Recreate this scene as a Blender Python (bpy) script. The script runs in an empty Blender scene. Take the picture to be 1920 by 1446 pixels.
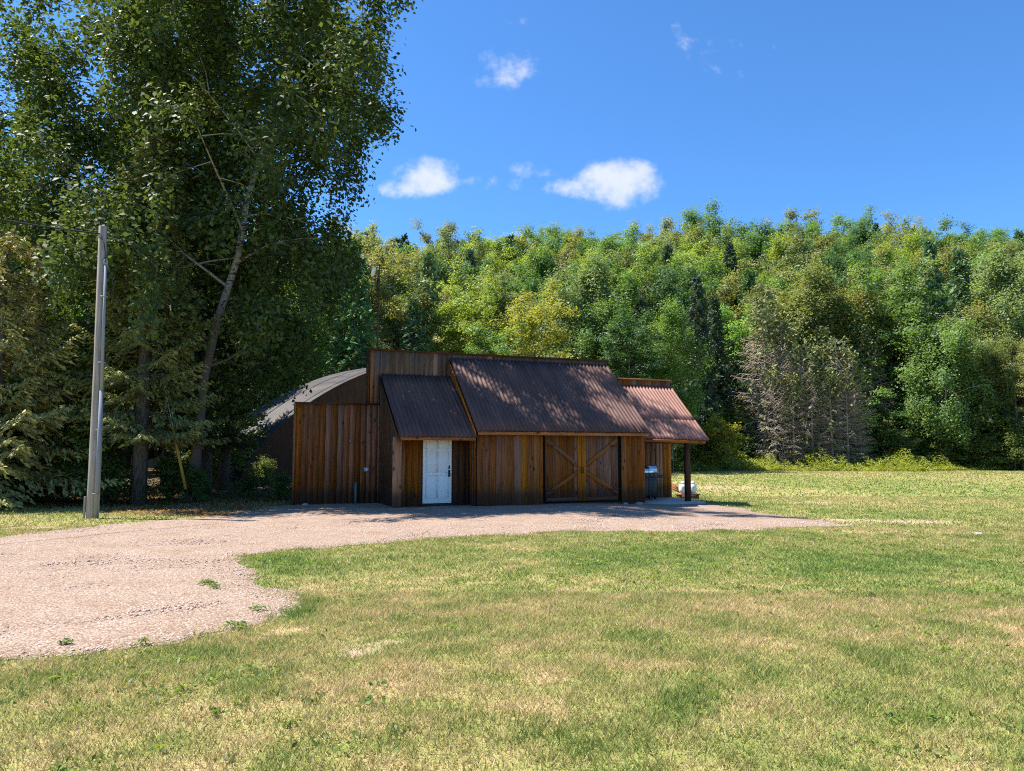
import bpy, math, random
import numpy as np
from mathutils import Vector, Matrix

R = math.radians
sc = bpy.context.scene
C = sc.collection

# ------------------------------------------------------------------ camera
FPX, HORIZ, EYE = 1400.0, 848.0, 1.65
PITCH = math.atan((HORIZ - 723) / FPX)
cam_d = bpy.data.cameras.new('camera')
cam_d.sensor_width = 36.0
cam_d.lens = FPX / 1920 * 36
cam_d.clip_end = 3000
cam = bpy.data.objects.new('camera', cam_d)
C.objects.link(cam)
cam.location = (0, 0, EYE)
cam.rotation_euler = (math.pi / 2 + PITCH, 0, 0)
sc.camera = cam

# ------------------------------------------------------------------ light
SUNV = Vector((-0.60, 0.12, 1.0)).normalized()
ELEV = math.asin(SUNV.z)
AZ = math.atan2(SUNV.x, SUNV.y)
sun_d = bpy.data.lights.new('sun', 'SUN')
sun_d.energy = 5.0
sun_d.angle = R(0.55)
sun_d.color = (1.0, 0.95, 0.87)
sun = bpy.data.objects.new('sun', sun_d)
C.objects.link(sun)
sun.rotation_euler = SUNV.to_track_quat('Z', 'Y').to_euler()

w = bpy.data.worlds.new('World')
sc.world = w
w.use_nodes = True
nt = w.node_tree
for n_ in list(nt.nodes):
    nt.nodes.remove(n_)


def ray(px, py):
    u = (px - 960) / FPX
    v = (723 - py) / FPX
    y = math.cos(PITCH) - v * math.sin(PITCH)
    z = math.sin(PITCH) + v * math.cos(PITCH)
    return u / y, z / y


def gnd(px, py):
    a, b = ray(px, py)
    d = -EYE / b
    return a * d, d


class NB:
    """tiny node-building helper"""

    def __init__(self, tree):
        self.t = tree

    def n(self, typ, **kw):
        nd = self.t.nodes.new(typ)
        for k, v in kw.items():
            if k.startswith('i_'):
                nd.inputs[k[2:].replace('_', ' ')].default_value = v
            elif k.startswith('x') and k[1:].isdigit():
                self.put(nd.inputs[int(k[1:])], v)
            else:
                setattr(nd, k, v)
        return nd

    def put(self, sock, v):
        if isinstance(v, bpy.types.NodeSocket):
            self.t.links.new(v, sock)
        else:
            sock.default_value = v

    def link(self, a, b):
        self.t.links.new(a, b)

    def math(self, op, a, b=None, c=None, clamp=False):
        nd = self.n('ShaderNodeMath', operation=op, use_clamp=clamp)
        self.put(nd.inputs[0], a)
        if b is not None:
            self.put(nd.inputs[1], b)
        if c is not None:
            self.put(nd.inputs[2], c)
        return nd.outputs[0]

    def mix(self, fac, a, b, mode='MIX'):
        nd = self.n('ShaderNodeMix', data_type='RGBA', blend_type=mode)
        self.put(nd.inputs[0], fac)
        self.put(nd.inputs[6], a)
        self.put(nd.inputs[7], b)
        return nd.outputs[2]

    def noise(self, vec, scale, detail=4, rough=0.55, out=0):
        nd = self.n('ShaderNodeTexNoise')
        if vec is not None:
            self.link(vec, nd.inputs['Vector'])
        nd.inputs['Scale'].default_value = scale
        nd.inputs['Detail'].default_value = detail
        nd.inputs['Roughness'].default_value = rough
        return nd.outputs[out]

    def smooth(self, v, a, b, lo=0.0, hi=1.0):
        nd = self.n('ShaderNodeMapRange', interpolation_type='SMOOTHSTEP')
        self.put(nd.inputs[0], v)
        nd.inputs[1].default_value = a
        nd.inputs[2].default_value = b
        nd.inputs[3].default_value = lo
        nd.inputs[4].default_value = hi
        return nd.outputs[0]

    def mapping(self, vec, scale=(1, 1, 1), loc=None):
        nd = self.n('ShaderNodeMapping')
        self.link(vec, nd.inputs[0])
        nd.inputs['Scale'].default_value = scale
        if loc is not None:
            self.put(nd.inputs['Location'], loc)
        return nd.outputs[0]

    def ramp(self, fac, stops):
        nd = self.n('ShaderNodeValToRGB')
        el = nd.color_ramp.elements
        while len(el) < len(stops):
            el.new(0.5)
        for e_, (p_, c_) in zip(el, stops):
            e_.position = p_
            e_.color = (*c_, 1)
        self.put(nd.inputs[0], fac)
        return nd.outputs[0]


def rgb(*c):
    return (c[0], c[1], c[2], 1.0)


b = NB(nt)
sky = b.n('ShaderNodeTexSky', sky_type='NISHITA', sun_disc=False, sun_elevation=ELEV, sun_rotation=AZ,
          altitude=300, air_density=1.0, dust_density=0.25, ozone_density=2.5)
skycol = b.mix(1.0, sky.outputs[0], rgb(0.52, 0.93, 1.32), 'MULTIPLY')
tc = b.n('ShaderNodeTexCoord')
sep = b.n('ShaderNodeSeparateXYZ')
b.link(tc.outputs['Generated'], sep.inputs[0])
yy = b.math('MAXIMUM', sep.outputs[1], 0.02)
cu = b.math('DIVIDE', sep.outputs[0], yy)
cw = b.math('DIVIDE', sep.outputs[2], yy)
comb = b.n('ShaderNodeCombineXYZ')
b.link(cu, comb.inputs[0])
b.link(cw, comb.inputs[1])
cn = b.noise(comb.outputs[0], 24, 6, 0.62)
cn2 = b.noise(comb.outputs[0], 9, 3, 0.5)
cloud = None
for px, py, rx, ry, amp in [(1155, 342, 92, 50, 1.0), (1080, 352, 62, 22, .62), (1205, 328, 40, 32, .8), (800, 334, 66, 44, .95),
                            (765, 352, 50, 22, .7),
                            (955, 133, 60, 40, .40), (962, 41, 36, 13, .34), (1000, 320, 42, 18, .32),
                            (945, 347, 46, 15, .36), (872, 339, 34, 13, .42), (1330, 88, 40, 14, .02)]:
    a_, z_ = ray(px, py)
    du = b.math('DIVIDE', b.math('SUBTRACT', cu, a_), rx / FPX * 1.12)
    dw = b.math('DIVIDE', b.math('SUBTRACT', cw, z_), ry / FPX * 1.12)
    r2 = b.math('ADD', b.math('MULTIPLY', du, du), b.math('MULTIPLY', dw, dw))
    m = b.math('MULTIPLY', b.math('SUBTRACT', 1.0, r2), amp)
    cloud = m if cloud is None else b.math('MAXIMUM', cloud, m)
cl = b.math('ADD', cloud, b.math('MULTIPLY', b.math('SUBTRACT', cn, 0.52), 2.1))
cl = b.math('ADD', cl, b.math('MULTIPLY', b.math('SUBTRACT', cn2, 0.5), 0.7))
alpha = b.smooth(cl, 0.0, 1.05, 0, 0.9)
front = b.math('GREATER_THAN', sep.outputs[1], 0.1)
alpha = b.math('MULTIPLY', alpha, front)
col = b.mix(alpha, skycol, rgb(5.0, 5.3, 6.2))
bg = b.n('ShaderNodeBackground')
b.link(col, bg.inputs[0])
bg.inputs[1].default_value = 0.08
out = b.n('ShaderNodeOutputWorld')
b.link(bg.outputs[0], out.inputs[0])

sc.view_settings.view_transform = 'Standard'
sc.view_settings.look = 'None'
sc.view_settings.exposure = 1.15
sc.view_settings.gamma = 1
sc.render.engine = 'CYCLES'
cy = sc.cycles
cy.max_bounces = 7
cy.diffuse_bounces = 3
cy.glossy_bounces = 2
cy.transmission_bounces = 4
cy.transparent_max_bounces = 4
cy.use_denoising = False
cy.filter_width = 1.1
cy.sample_clamp_indirect = 6

# ------------------------------------------------------------------ helpers


def thing(name, label, cat, loc=(0, 0, 0), rz=0.0, group=None):
    o = bpy.data.objects.new(name, None)
    o.empty_display_size = 0.3
    C.objects.link(o)
    o.location = loc
    o.rotation_euler = (0, 0, rz)
    o['label'] = label
    o['category'] = cat
    if group:
        o['group'] = group
    return o


def tag(o, label, cat=None, group=None, kind=None):
    o['label'] = label
    if cat:
        o['category'] = cat
    if group:
        o['group'] = group
    if kind:
        o['kind'] = kind
    return o


def mesh_np(name, V, quads=None, tris=None, attrs=None, smooth=False):
    V = np.asarray(V, dtype=np.float32).reshape(-1, 3)
    me = bpy.data.meshes.new(name)
    nq = 0 if quads is None else len(quads)
    nt_ = 0 if tris is None else len(tris)
    loops = []
    if nq:
        loops.append(np.asarray(quads, dtype=np.int32).ravel())
    if nt_:
        loops.append(np.asarray(tris, dtype=np.int32).ravel())
    loops = np.concatenate(loops)
    me.vertices.add(len(V))
    me.vertices.foreach_set('co', V.ravel())
    me.loops.add(len(loops))
    me.loops.foreach_set('vertex_index', loops)
    me.polygons.add(nq + nt_)
    starts = np.concatenate([np.arange(nq) * 4, nq * 4 + np.arange(nt_) * 3]).astype(np.int32)
    me.polygons.foreach_set('loop_start', starts)
    if attrs:
        for k, v in attrs.items():
            at = me.attributes.new(k, 'FLOAT', 'POINT')
            at.data.foreach_set('value', np.asarray(v, dtype=np.float32))
    me.update(calc_edges=True)
    me.validate()
    if smooth:
        me.polygons.foreach_set('use_smooth', np.ones(len(me.polygons), dtype=bool))
    return me


def obj(name, me, mat, parent=None, loc=(0, 0, 0), rot=(0, 0, 0)):
    o = bpy.data.objects.new(name, me)
    if mat and not me.materials:
        me.materials.append(mat)
    C.objects.link(o)
    o.parent = parent
    o.location = loc
    o.rotation_euler = rot
    return o


class MB:
    def __init__(s):
        s.v = []
        s.q = []
        s.t = []

    def box(s, lo, hi, bev=0.0):
        x0, y0, z0 = lo
        x1, y1, z1 = hi
        i = len(s.v)
        s.v += [(x0, y0, z0), (x1, y0, z0), (x1, y1, z0), (x0, y1, z0), (x0, y0, z1), (x1, y0, z1), (x1, y1, z1), (x0, y1, z1)]
        for f in ((0, 3, 2, 1), (4, 5, 6, 7), (0, 1, 5, 4), (1, 2, 6, 5), (2, 3, 7, 6), (3, 0, 4, 7)):
            s.q.append(tuple(i + k for k in f))
        return s

    def hexa(s, p):
        """8 points, bottom ring ccw then top ring"""
        i = len(s.v)
        s.v += [tuple(k) for k in p]
        for f in ((0, 3, 2, 1), (4, 5, 6, 7), (0, 1, 5, 4), (1, 2, 6, 5), (2, 3, 7, 6), (3, 0, 4, 7)):
            s.q.append(tuple(i + k for k in f))
        return s

    def tube(s, pts, rad, n=8, cap=True):
        pts = [Vector(p) for p in pts]
        if not hasattr(rad, '__len__'):
            rad = [rad] * len(pts)
        i0 = len(s.v)
        for j, p in enumerate(pts):
            d = (pts[min(j + 1, len(pts) - 1)] - pts[max(j - 1, 0)])
            if d.length < 1e-9:
                d = Vector((0, 0, 1))
            d.normalize()
            up = Vector((1, 0, 0)) if abs(d.x) < 0.9 else Vector((0, 1, 0))
            a = d.cross(up).normalized()
            c = d.cross(a)
            for k in range(n):
                t = 2 * math.pi * k / n
                s.v.append(tuple(p + (a * math.cos(t) + c * math.sin(t)) * rad[j]))
        for j in range(len(pts) - 1):
            for k in range(n):
                k2 = (k + 1) % n
                s.q.append((i0 + j * n + k, i0 + j * n + k2, i0 + (j + 1) * n + k2, i0 + (j + 1) * n + k))
        if cap:
            for j, flip in ((0, True), (len(pts) - 1, False)):
                ci = len(s.v)
                s.v.append(tuple(pts[j]))
                for k in range(n):
                    k2 = (k + 1) % n
                    f = (i0 + j * n + k, i0 + j * n + k2, ci)
                    s.t.append(f[::-1] if flip else f)
        return s

    def lathe(s, prof, n=20, c=(0, 0, 0)):
        i0 = len(s.v)
        for r, z in prof:
            for k in range(n):
                t = 2 * math.pi * k / n
                s.v.append((c[0] + r * math.cos(t), c[1] + r * math.sin(t), c[2] + z))
        for j in range(len(prof) - 1):
            for k in range(n):
                k2 = (k + 1) % n
                s.q.append((i0 + j * n + k, i0 + j * n + k2, i0 + (j + 1) * n + k2, i0 + (j + 1) * n + k))
        return s

    def build(s, name, mat, parent=None, loc=(0, 0, 0), rot=(0, 0, 0), smooth=False):
        me = mesh_np(name, s.v, s.q if s.q else None, s.t if s.t else None, smooth=smooth)
        return obj(name, me, mat, parent, loc, rot)


def bevel(o, wdt=0.01, seg=2):
    m = o.modifiers.new('bevel', 'BEVEL')
    m.width = wdt
    m.segments = seg
    m.limit_method = 'ANGLE'
    return o


_rt = np.random.RandomState(5).rand(16, 256, 256).astype(np.float64)


def vnoise(x, y, seed=0):
    t = _rt[seed % 16]
    xi = np.floor(x).astype(int)
    yi = np.floor(y).astype(int)
    fx = x - xi
    fy = y - yi
    fx = fx * fx * (3 - 2 * fx)
    fy = fy * fy * (3 - 2 * fy)
    xi &= 255
    yi &= 255
    x1 = (xi + 1) & 255
    y1 = (yi + 1) & 255
    return (t[xi, yi] * (1 - fx) + t[x1, yi] * fx) * (1 - fy) + (t[xi, y1] * (1 - fx) + t[x1, y1] * fx) * fy


def fbm(x, y, seed=0, octv=4):
    s = 0
    a = 0.5
    tot = 0
    for i in range(octv):
        s = s + a * vnoise(x * 2 ** i + 17.3 * i, y * 2 ** i + 9.1 * i, seed + i)
        tot += a
        a *= 0.55
    return s / tot


def sst(v, a, b_):
    t = np.clip((v - a) / (b_ - a), 0, 1)
    return t * t * (3 - 2 * t)


# ------------------------------------------------------------------ materials
def new_mat(name):
    m = bpy.data.materials.new(name)
    m.use_nodes = True
    t = m.node_tree
    for n_ in list(t.nodes):
        t.nodes.remove(n_)
    nb = NB(t)
    o = nb.n('ShaderNodeOutputMaterial')
    return m, nb, o


def principled(nb, out, color, rough=0.7, spec=0.3, metal=0.0, bump=None, bstr=0.3, bdist=0.02):
    p = nb.n('ShaderNodeBsdfPrincipled')
    nb.put(p.inputs['Base Color'], color)
    nb.put(p.inputs['Roughness'], rough)
    p.inputs['Specular IOR Level'].default_value = spec
    p.inputs['Metallic'].default_value = metal
    if bump is not None:
        bp = nb.n('ShaderNodeBump')
        bp.inputs['Strength'].default_value = bstr
        bp.inputs['Distance'].default_value = bdist
        nb.link(bump, bp.inputs['Height'])
        nb.link(bp.outputs[0], p.inputs['Normal'])
    nb.link(p.outputs[0], out.inputs[0])
    return p


def mat_plain(name, c, rough=0.6, spec=0.3, metal=0.0, var=0.12, scale=12):
    m, nb, o = new_mat(name)
    tc_ = nb.n('ShaderNodeTexCoord')
    ns = nb.noise(tc_.outputs['Object'], scale, 5, 0.6)
    f = nb.math('MULTIPLY_ADD', nb.math('SUBTRACT', ns, 0.5), var * 4, 1.0)
    col_ = nb.mix(1.0, rgb(*c), rgb(1, 1, 1), 'MULTIPLY')
    hv = nb.n('ShaderNodeHueSaturation')
    nb.link(col_, hv.inputs['Color'])
    nb.link(f, hv.inputs['Value'])
    principled(nb, o, hv.outputs[0], rough, spec, metal, ns if var > 0.025 else None, 0.12, 0.01)
    return m


def mat_wood(name, ca, cb, grey=(0.16, 0.13, 0.11), splash=0.0, weather=0.35, knots=True):
    m, nb, o = new_mat(name)
    tc_ = nb.n('ShaderNodeTexCoord')
    oi = nb.n('ShaderNodeObjectInfo')
    rnd = oi.outputs['Random']
    off = nb.n('ShaderNodeCombineXYZ')
    nb.link(nb.math('MULTIPLY', rnd, 37.0), off.inputs[0])
    nb.link(nb.math('MULTIPLY', rnd, 91.0), off.inputs[2])
    v = nb.mapping(tc_.outputs['Object'], (1, 1, 1), off.outputs[0])
    vs = nb.mapping(v, (26, 26, 1.3))
    g = nb.noise(vs, 1.0, 6, 0.62)
    vl = nb.mapping(v, (5, 5, 0.9))
    blot = nb.noise(vl, 1.0, 3, 0.55)
    base = nb.mix(nb.smooth(g, 0.3, 0.72), rgb(*ca), rgb(*cb))
    # each board has its own tone
    rv = nb.n('ShaderNodeTexWhiteNoise', noise_dimensions='1D')
    nb.link(nb.math('MULTIPLY', rnd, 53.7), rv.inputs[1])
    hs = nb.n('ShaderNodeHueSaturation')
    nb.link(base, hs.inputs['Color'])
    nb.link(nb.math('MULTIPLY_ADD', rv.outputs[0], 0.5, 0.72), hs.inputs['Value'])
    nb.link(nb.math('MULTIPLY_ADD', rnd, 0.35, 0.8), hs.inputs['Saturation'])
    c1 = nb.mix(nb.math('MULTIPLY', nb.smooth(blot, 0.42, 0.75), weather), hs.outputs[0], rgb(*grey))
    if knots:
        vk = nb.mapping(v, (4.2, 4.2, 2.2))
        vo = nb.n('ShaderNodeTexVoronoi')
        nb.link(vk, vo.inputs[0])
        vo.inputs['Scale'].default_value = 1.0
        k = nb.smooth(vo.outputs['Distance'], 0.09, 0.2, 1, 0)
        c1 = nb.mix(nb.math('MULTIPLY', k, 0.75), c1, rgb(0.025, 0.013, 0.008))
    if splash:
        ge = nb.n('ShaderNodeNewGeometry')
        sp_ = nb.n('ShaderNodeSeparateXYZ')
        nb.link(ge.outputs['Position'], sp_.inputs[0])
        nz = nb.noise(nb.mapping(v, (14, 14, 1.5)), 1.0, 3)
        hgt = nb.math('ADD', sp_.outputs[2], nb.math('MULTIPLY', nb.math('SUBTRACT', nz, 0.5), 0.35))
        d = nb.smooth(hgt, 0.30, 0.62, 1, 0)
        c1 = nb.mix(nb.math('MULTIPLY', d, splash), c1, rgb(0.03, 0.027, 0.026))
    principled(nb, o, c1, 0.75, 0.25, 0, g, 0.35, 0.01)
    return m


M_WOOD = mat_wood('stained_wood', (0.155, 0.042, 0.011), (0.375, 0.118, 0.028), grey=(0.17, 0.075, 0.035), splash=0.62, weather=0.3)
M_WOODL = mat_wood('pale_stained_wood', (0.27, 0.082, 0.018), (0.52, 0.182, 0.042), grey=(0.29, 0.13, 0.062), weather=0.25, splash=0.6)
M_WOODB = mat_wood('brace_wood', (0.18, 0.050, 0.012), (0.41, 0.132, 0.032), grey=(0.17, 0.10, 0.06), weather=0.3, splash=0.6)
M_WOODG = mat_wood('weathered_wood', (0.095, 0.046, 0.022), (0.22, 0.118, 0.060), grey=(0.15, 0.105, 0.08), weather=0.6)
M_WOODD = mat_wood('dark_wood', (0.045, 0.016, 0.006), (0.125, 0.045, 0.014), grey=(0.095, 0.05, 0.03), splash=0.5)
M_POLE = mat_wood('weathered_pole_wood', (0.24, 0.19, 0.155), (0.46, 0.39, 0.33), grey=(0.40, 0.37, 0.35), weather=0.7, knots=False)
M_BLACKIN = mat_plain('dark_interior', (0.012, 0.010, 0.009), 0.9, 0.1)
M_WHITE = mat_plain('white_paint', (0.86, 0.83, 0.78), 0.4, 0.4, 0, 0.01)
M_TANK = mat_plain('white_tank_paint', (0.80, 0.79, 0.76), 0.35, 0.45, 0, 0.02)
M_GREYPVC = mat_plain('grey_plastic', (0.25, 0.26, 0.28), 0.8, 0.15, 0, 0.03)
M_BLACKMETAL = mat_plain('black_metal', (0.018, 0.018, 0.019), 0.45, 0.5)
M_STEEL = mat_plain('stainless_steel', (0.62, 0.63, 0.65), 0.22, 0.5, 1.0, 0.02)
M_GREENPIPE = mat_plain('faded_green_pipe', (0.10, 0.15, 0.14), 0.6, 0.3)
M_YELLOW = mat_plain('yellow_plastic', (0.42, 0.22, 0.025), 0.5, 0.4, 0, 0.04)
M_CONC = mat_plain('concrete', (0.36, 0.34, 0.31), 0.85, 0.2, 0, 0.07, 6)
M_STONE = mat_plain('grey_stone', (0.34, 0.31, 0.28), 0.9, 0.2, 0, 0.14, 7)
M_REDWOOD = mat_wood('reddish_lumber', (0.26, 0.10, 0.05), (0.5, 0.22, 0.11), grey=(.4, .3, .24), knots=False)
M_CABLE = mat_plain('black_cable', (0.03, 0.03, 0.032), 0.6, 0.3)


def mat_metal_roof(name, c, c2, rough=0.5, spec=0.35):
    m, nb, o = new_mat(name)
    tc_ = nb.n('ShaderNodeTexCoord')
    g = nb.noise(nb.mapping(tc_.outputs['Object'], (2.2, 0.5, 0.5)), 1.0, 5, 0.65)
    f = nb.noise(tc_.outputs['Object'], 30.0, 4, 0.6)
    cc = nb.mix(nb.smooth(g, 0.3, 0.7), rgb(*c), rgb(*c2))
    hs = nb.n('ShaderNodeHueSaturation')
    nb.link(cc, hs.inputs['Color'])
    nb.link(nb.math('MULTIPLY_ADD', f, 0.5, 0.75), hs.inputs['Value'])
    principled(nb, o, hs.outputs[0], nb.math('MULTIPLY_ADD', g, 0.25, rough - 0.1), spec, 0, f, 0.08, 0.005)
    return m


M_ROOF = mat_metal_roof('brown_corrugated_sheet', (0.095, 0.050, 0.040), (0.165, 0.086, 0.066), 0.62, 0.18)
M_ROOF_SUNLIT = mat_metal_roof('sunlit_corrugated_sheet', (0.21, 0.090, 0.062), (0.30, 0.142, 0.104), 0.55, 0.3)  # paler copy of the brown sheet, sunlight on the right awning put into colour
M_HUT = mat_metal_roof('dark_weathered_sheet', (0.035, 0.030, 0.029), (0.105, 0.09, 0.086), 0.6, 0.3)


def mat_leaf(name, trans=0.4, rough=0.45, spec=0.35, tcol=(1.25, 1.2, 0.55)):
    m, nb, o = new_mat(name)
    oi = nb.n('ShaderNodeObjectInfo')
    at = nb.n('ShaderNodeAttribute', attribute_name='tint')
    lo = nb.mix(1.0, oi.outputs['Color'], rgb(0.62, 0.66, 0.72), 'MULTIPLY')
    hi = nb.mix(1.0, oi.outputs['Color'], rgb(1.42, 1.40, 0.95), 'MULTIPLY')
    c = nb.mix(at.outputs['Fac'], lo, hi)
    p = nb.n('ShaderNodeBsdfPrincipled')
    nb.link(c, p.inputs['Base Color'])
    p.inputs['Roughness'].default_value = rough
    p.inputs['Specular IOR Level'].default_value = spec
    tr = nb.n('ShaderNodeBsdfTranslucent')
    nb.link(nb.mix(1.0, c, rgb(*tcol), 'MULTIPLY'), tr.inputs[0])
    mx = nb.n('ShaderNodeMixShader')
    mx.inputs[0].default_value = trans
    nb.link(p.outputs[0], mx.inputs[1])
    nb.link(tr.outputs[0], mx.inputs[2])
    nb.link(mx.outputs[0], o.inputs[0])
    return m


M_LEAF = mat_leaf('leaf', 0.45, 0.5, 0.3)
M_LEAFG = mat_leaf('glossy_leaf', 0.36, 0.55, 0.22)
M_NEEDLE = mat_leaf('needle', 0.15, 0.6, 0.2)


def mat_bark(name, c, c2, birch=False, foot0=-9.0):
    m, nb, o = new_mat(name)
    tc_ = nb.n('ShaderNodeTexCoord')
    if birch:
        g = nb.noise(nb.mapping(tc_.outputs['Object'], (3, 3, 14)), 1.0, 4, 0.6)
        f = nb.smooth(g, 0.52, 0.62)
    else:
        g = nb.noise(nb.mapping(tc_.outputs['Object'], (16, 16, 3)), 1.0, 5, 0.65)
        f = nb.smooth(g, 0.3, 0.7)
    cc = nb.mix(f, rgb(*c), rgb(*c2))
    if birch:
        sx = nb.n('ShaderNodeSeparateXYZ')
        nb.link(tc_.outputs['Object'], sx.inputs[0])
        foot = nb.smooth(nb.math('ADD', sx.outputs[2], nb.math('MULTIPLY', g, 3.0)), foot0, foot0 + 3.5, 0.92, 0.0)
        cc = nb.mix(foot, cc, rgb(0.10, 0.078, 0.06))
    principled(nb, o, cc, 0.85, 0.15, 0, g, 0.6, 0.03)
    return m


M_BIRCH = mat_bark('birch_bark', (0.46, 0.41, 0.35), (0.06, 0.05, 0.045), True)
M_OLDBIRCH = mat_bark('old_birch_bark', (0.33, 0.29, 0.245), (0.06, 0.05, 0.045), True, 6.0)
M_BARK = mat_bark('grey_brown_bark', (0.05, 0.038, 0.03), (0.19, 0.155, 0.125))
M_ASPEN = mat_bark('pale_aspen_bark', (0.24, 0.22, 0.18), (0.10, 0.085, 0.07), True)
M_DEADTWIG = mat_bark('dead_grey_twig', (0.27, 0.215, 0.165), (0.46, 0.38, 0.30))


def attr(nb, name):
    return nb.n('ShaderNodeAttribute', attribute_name=name).outputs['Fac']


GRASS_STOPS = [(0.0, (0.10, 0.155, 0.032)), (0.3, (0.165, 0.205, 0.048)), (0.58, (0.26, 0.255, 0.078)), (0.8, (0.36, 0.295, 0.125)), (1.0, (0.44, 0.33, 0.18))]


def mat_ground():
    m, nb, o = new_mat('lawn_soil')
    ge = nb.n('ShaderNodeNewGeometry')
    pos = ge.outputs['Position']
    n1 = nb.noise(pos, 5.0, 6, 0.7)
    n2 = nb.noise(pos, 34.0, 4, 0.7)
    n3 = nb.noise(nb.mapping(pos, (1, 1, 1)), 90.0, 3, 0.7)
    dry = nb.math('ADD', attr(nb, 'dry'), nb.math('MULTIPLY', nb.math('SUBTRACT', n1, 0.5), 0.5))
    dry = nb.math('ADD', dry, nb.math('MULTIPLY', nb.math('SUBTRACT', n2, 0.5), 0.55), clamp=True)
    c = nb.ramp(dry, GRASS_STOPS)
    hs = nb.n('ShaderNodeHueSaturation')
    nb.link(c, hs.inputs['Color'])
    nb.link(nb.math('MULTIPLY_ADD', n3, 1.3, 0.35), hs.inputs['Value'])
    bare = nb.math('ADD', attr(nb, 'bare'), nb.math('MULTIPLY', nb.math('SUBTRACT', n1, 0.5), 0.7))
    bare = nb.smooth(bare, 0.30, 0.80)
    soil = nb.mix(n2, rgb(0.30, 0.20, 0.125), rgb(0.50, 0.385, 0.26))
    c2 = nb.mix(bare, hs.outputs[0], soil)
    lit = nb.smooth(nb.math('ADD', attr(nb, 'litter'), nb.math('MULTIPLY', nb.math('SUBTRACT', n1, 0.5), 0.6)), 0.35, 0.65)
    lcol = nb.ramp(n2, [(0.2, (0.05, 0.032, 0.02)), (0.5, (0.12, 0.075, 0.042)), (0.75, (0.24, 0.15, 0.08))])
    c3 = nb.mix(lit, c2, lcol)
    principled(nb, o, c3, 0.95, 0.1, 0, n2, 0.5, 0.04)
    return m


def mat_blade():
    m, nb, o = new_mat('grass_blade')
    c = nb.ramp(attr(nb, 'tint'), GRASS_STOPS)
    hs = nb.n('ShaderNodeHueSaturation')
    nb.link(c, hs.inputs['Color'])
    nb.link(nb.math('MULTIPLY_ADD', attr(nb, 'val'), 1.0, 0.8), hs.inputs['Value'])
    p = nb.n('ShaderNodeBsdfPrincipled')
    nb.link(hs.outputs[0], p.inputs['Base Color'])
    p.inputs['Roughness'].default_value = 0.6
    p.inputs['Specular IOR Level'].default_value = 0.25
    tr = nb.n('ShaderNodeBsdfTranslucent')
    nb.link(hs.outputs[0], tr.inputs[0])
    mx = nb.n('ShaderNodeMixShader')
    mx.inputs[0].default_value = 0.4
    nb.link(p.outputs[0], mx.inputs[1])
    nb.link(tr.outputs[0], mx.inputs[2])
    nb.link(mx.outputs[0], o.inputs[0])
    return m


def mat_gravel():
    m, nb, o = new_mat('pink_gravel')
    ge = nb.n('ShaderNodeNewGeometry')
    pos = ge.outputs['Position']
    vo = nb.n('ShaderNodeTexVoronoi')
    nb.link(pos, vo.inputs[0])
    vo.inputs['Scale'].default_value = 48
    n1 = nb.noise(pos, 1.4, 5, 0.6)
    n2 = nb.noise(pos, 55, 3, 0.7)
    sepc = nb.n('ShaderNodeSeparateColor')
    nb.link(vo.outputs['Color'], sepc.inputs[0])
    c = nb.ramp(sepc.outputs[0], [(0.0, (0.27, 0.176, 0.118)), (0.35, (0.42, 0.287, 0.202)), (0.7, (0.475, 0.338, 0.247)), (1.0, (0.57, 0.434, 0.337))])
    hs = nb.n('ShaderNodeHueSaturation')
    nb.link(c, hs.inputs['Color'])
    nb.link(nb.math('MULTIPLY_ADD', n1, 0.45, 0.68), hs.inputs['Value'])
    nb.link(nb.math('MULTIPLY_ADD', n1, -0.4, 1.15), hs.inputs['Saturation'])
    edge = nb.smooth(vo.outputs['Distance'], 0.25, 0.62, 1, 0.62)
    c2 = nb.mix(1.0, hs.outputs[0], edge, 'MULTIPLY')
    h = nb.math('ADD', nb.math('MULTIPLY', vo.outputs['Distance'], -1.0), n2)
    principled(nb, o, c2, 0.92, 0.12, 0, h, 0.55, 0.016)
    return m


def mat_pebble():
    m, nb, o = new_mat('gravel_stone')
    c = nb.ramp(attr(nb, 'tint'), [(0.0, (0.24, 0.16, 0.12)), (0.4, (0.43, 0.305, 0.235)), (0.8, (0.52, 0.385, 0.31)), (1.0, (0.60, 0.49, 0.41))])
    principled(nb, o, c, 0.9, 0.15)
    return m


M_GROUND, M_BLADE, M_GRAVEL, M_PEBBLE = mat_ground(), mat_blade(), mat_gravel(), mat_pebble()
M_HILL = mat_bark('forest_floor', (0.02, 0.022, 0.010), (0.075, 0.06, 0.035))

# ------------------------------------------------------------------ terrain
EDGE_Y = 73.0


def terr(x, y):
    x = np.asarray(x, float)
    y = np.asarray(y, float)
    dip = (-0.13 * sst(x, 2.0, 6.0) - 0.10 * sst(x, 6.0, 9.0)) * sst(y, 15, 23) * (1 - sst(y, 34, 60))
    hill = np.maximum(0, y - 80) * 0.40
    hill = hill - np.maximum(0, y - 135) * 0.30
    hill = hill * (1.0 + 0.10 * np.tanh(x / 60)) + 2.0 * sst(y, 85, 110) * (fbm(x * 0.02 + 40, y * 0.02 + 7, 3, 3) - 0.5)
    und = 0.06 * (fbm(x * 0.11 + 31, y * 0.11 + 31, 9, 2) - 0.5) * sst(y, 28, 40)
    bank = 0.3 * sst(y, 26.5, 33.0) * sst(-x, 3.0, 9.0) * (1 - sst(y, 60, 75))
    return dip + hill + und + bank


def tz(x, y):
    return float(terr(np.array([x]), np.array([y]))[0])


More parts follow.
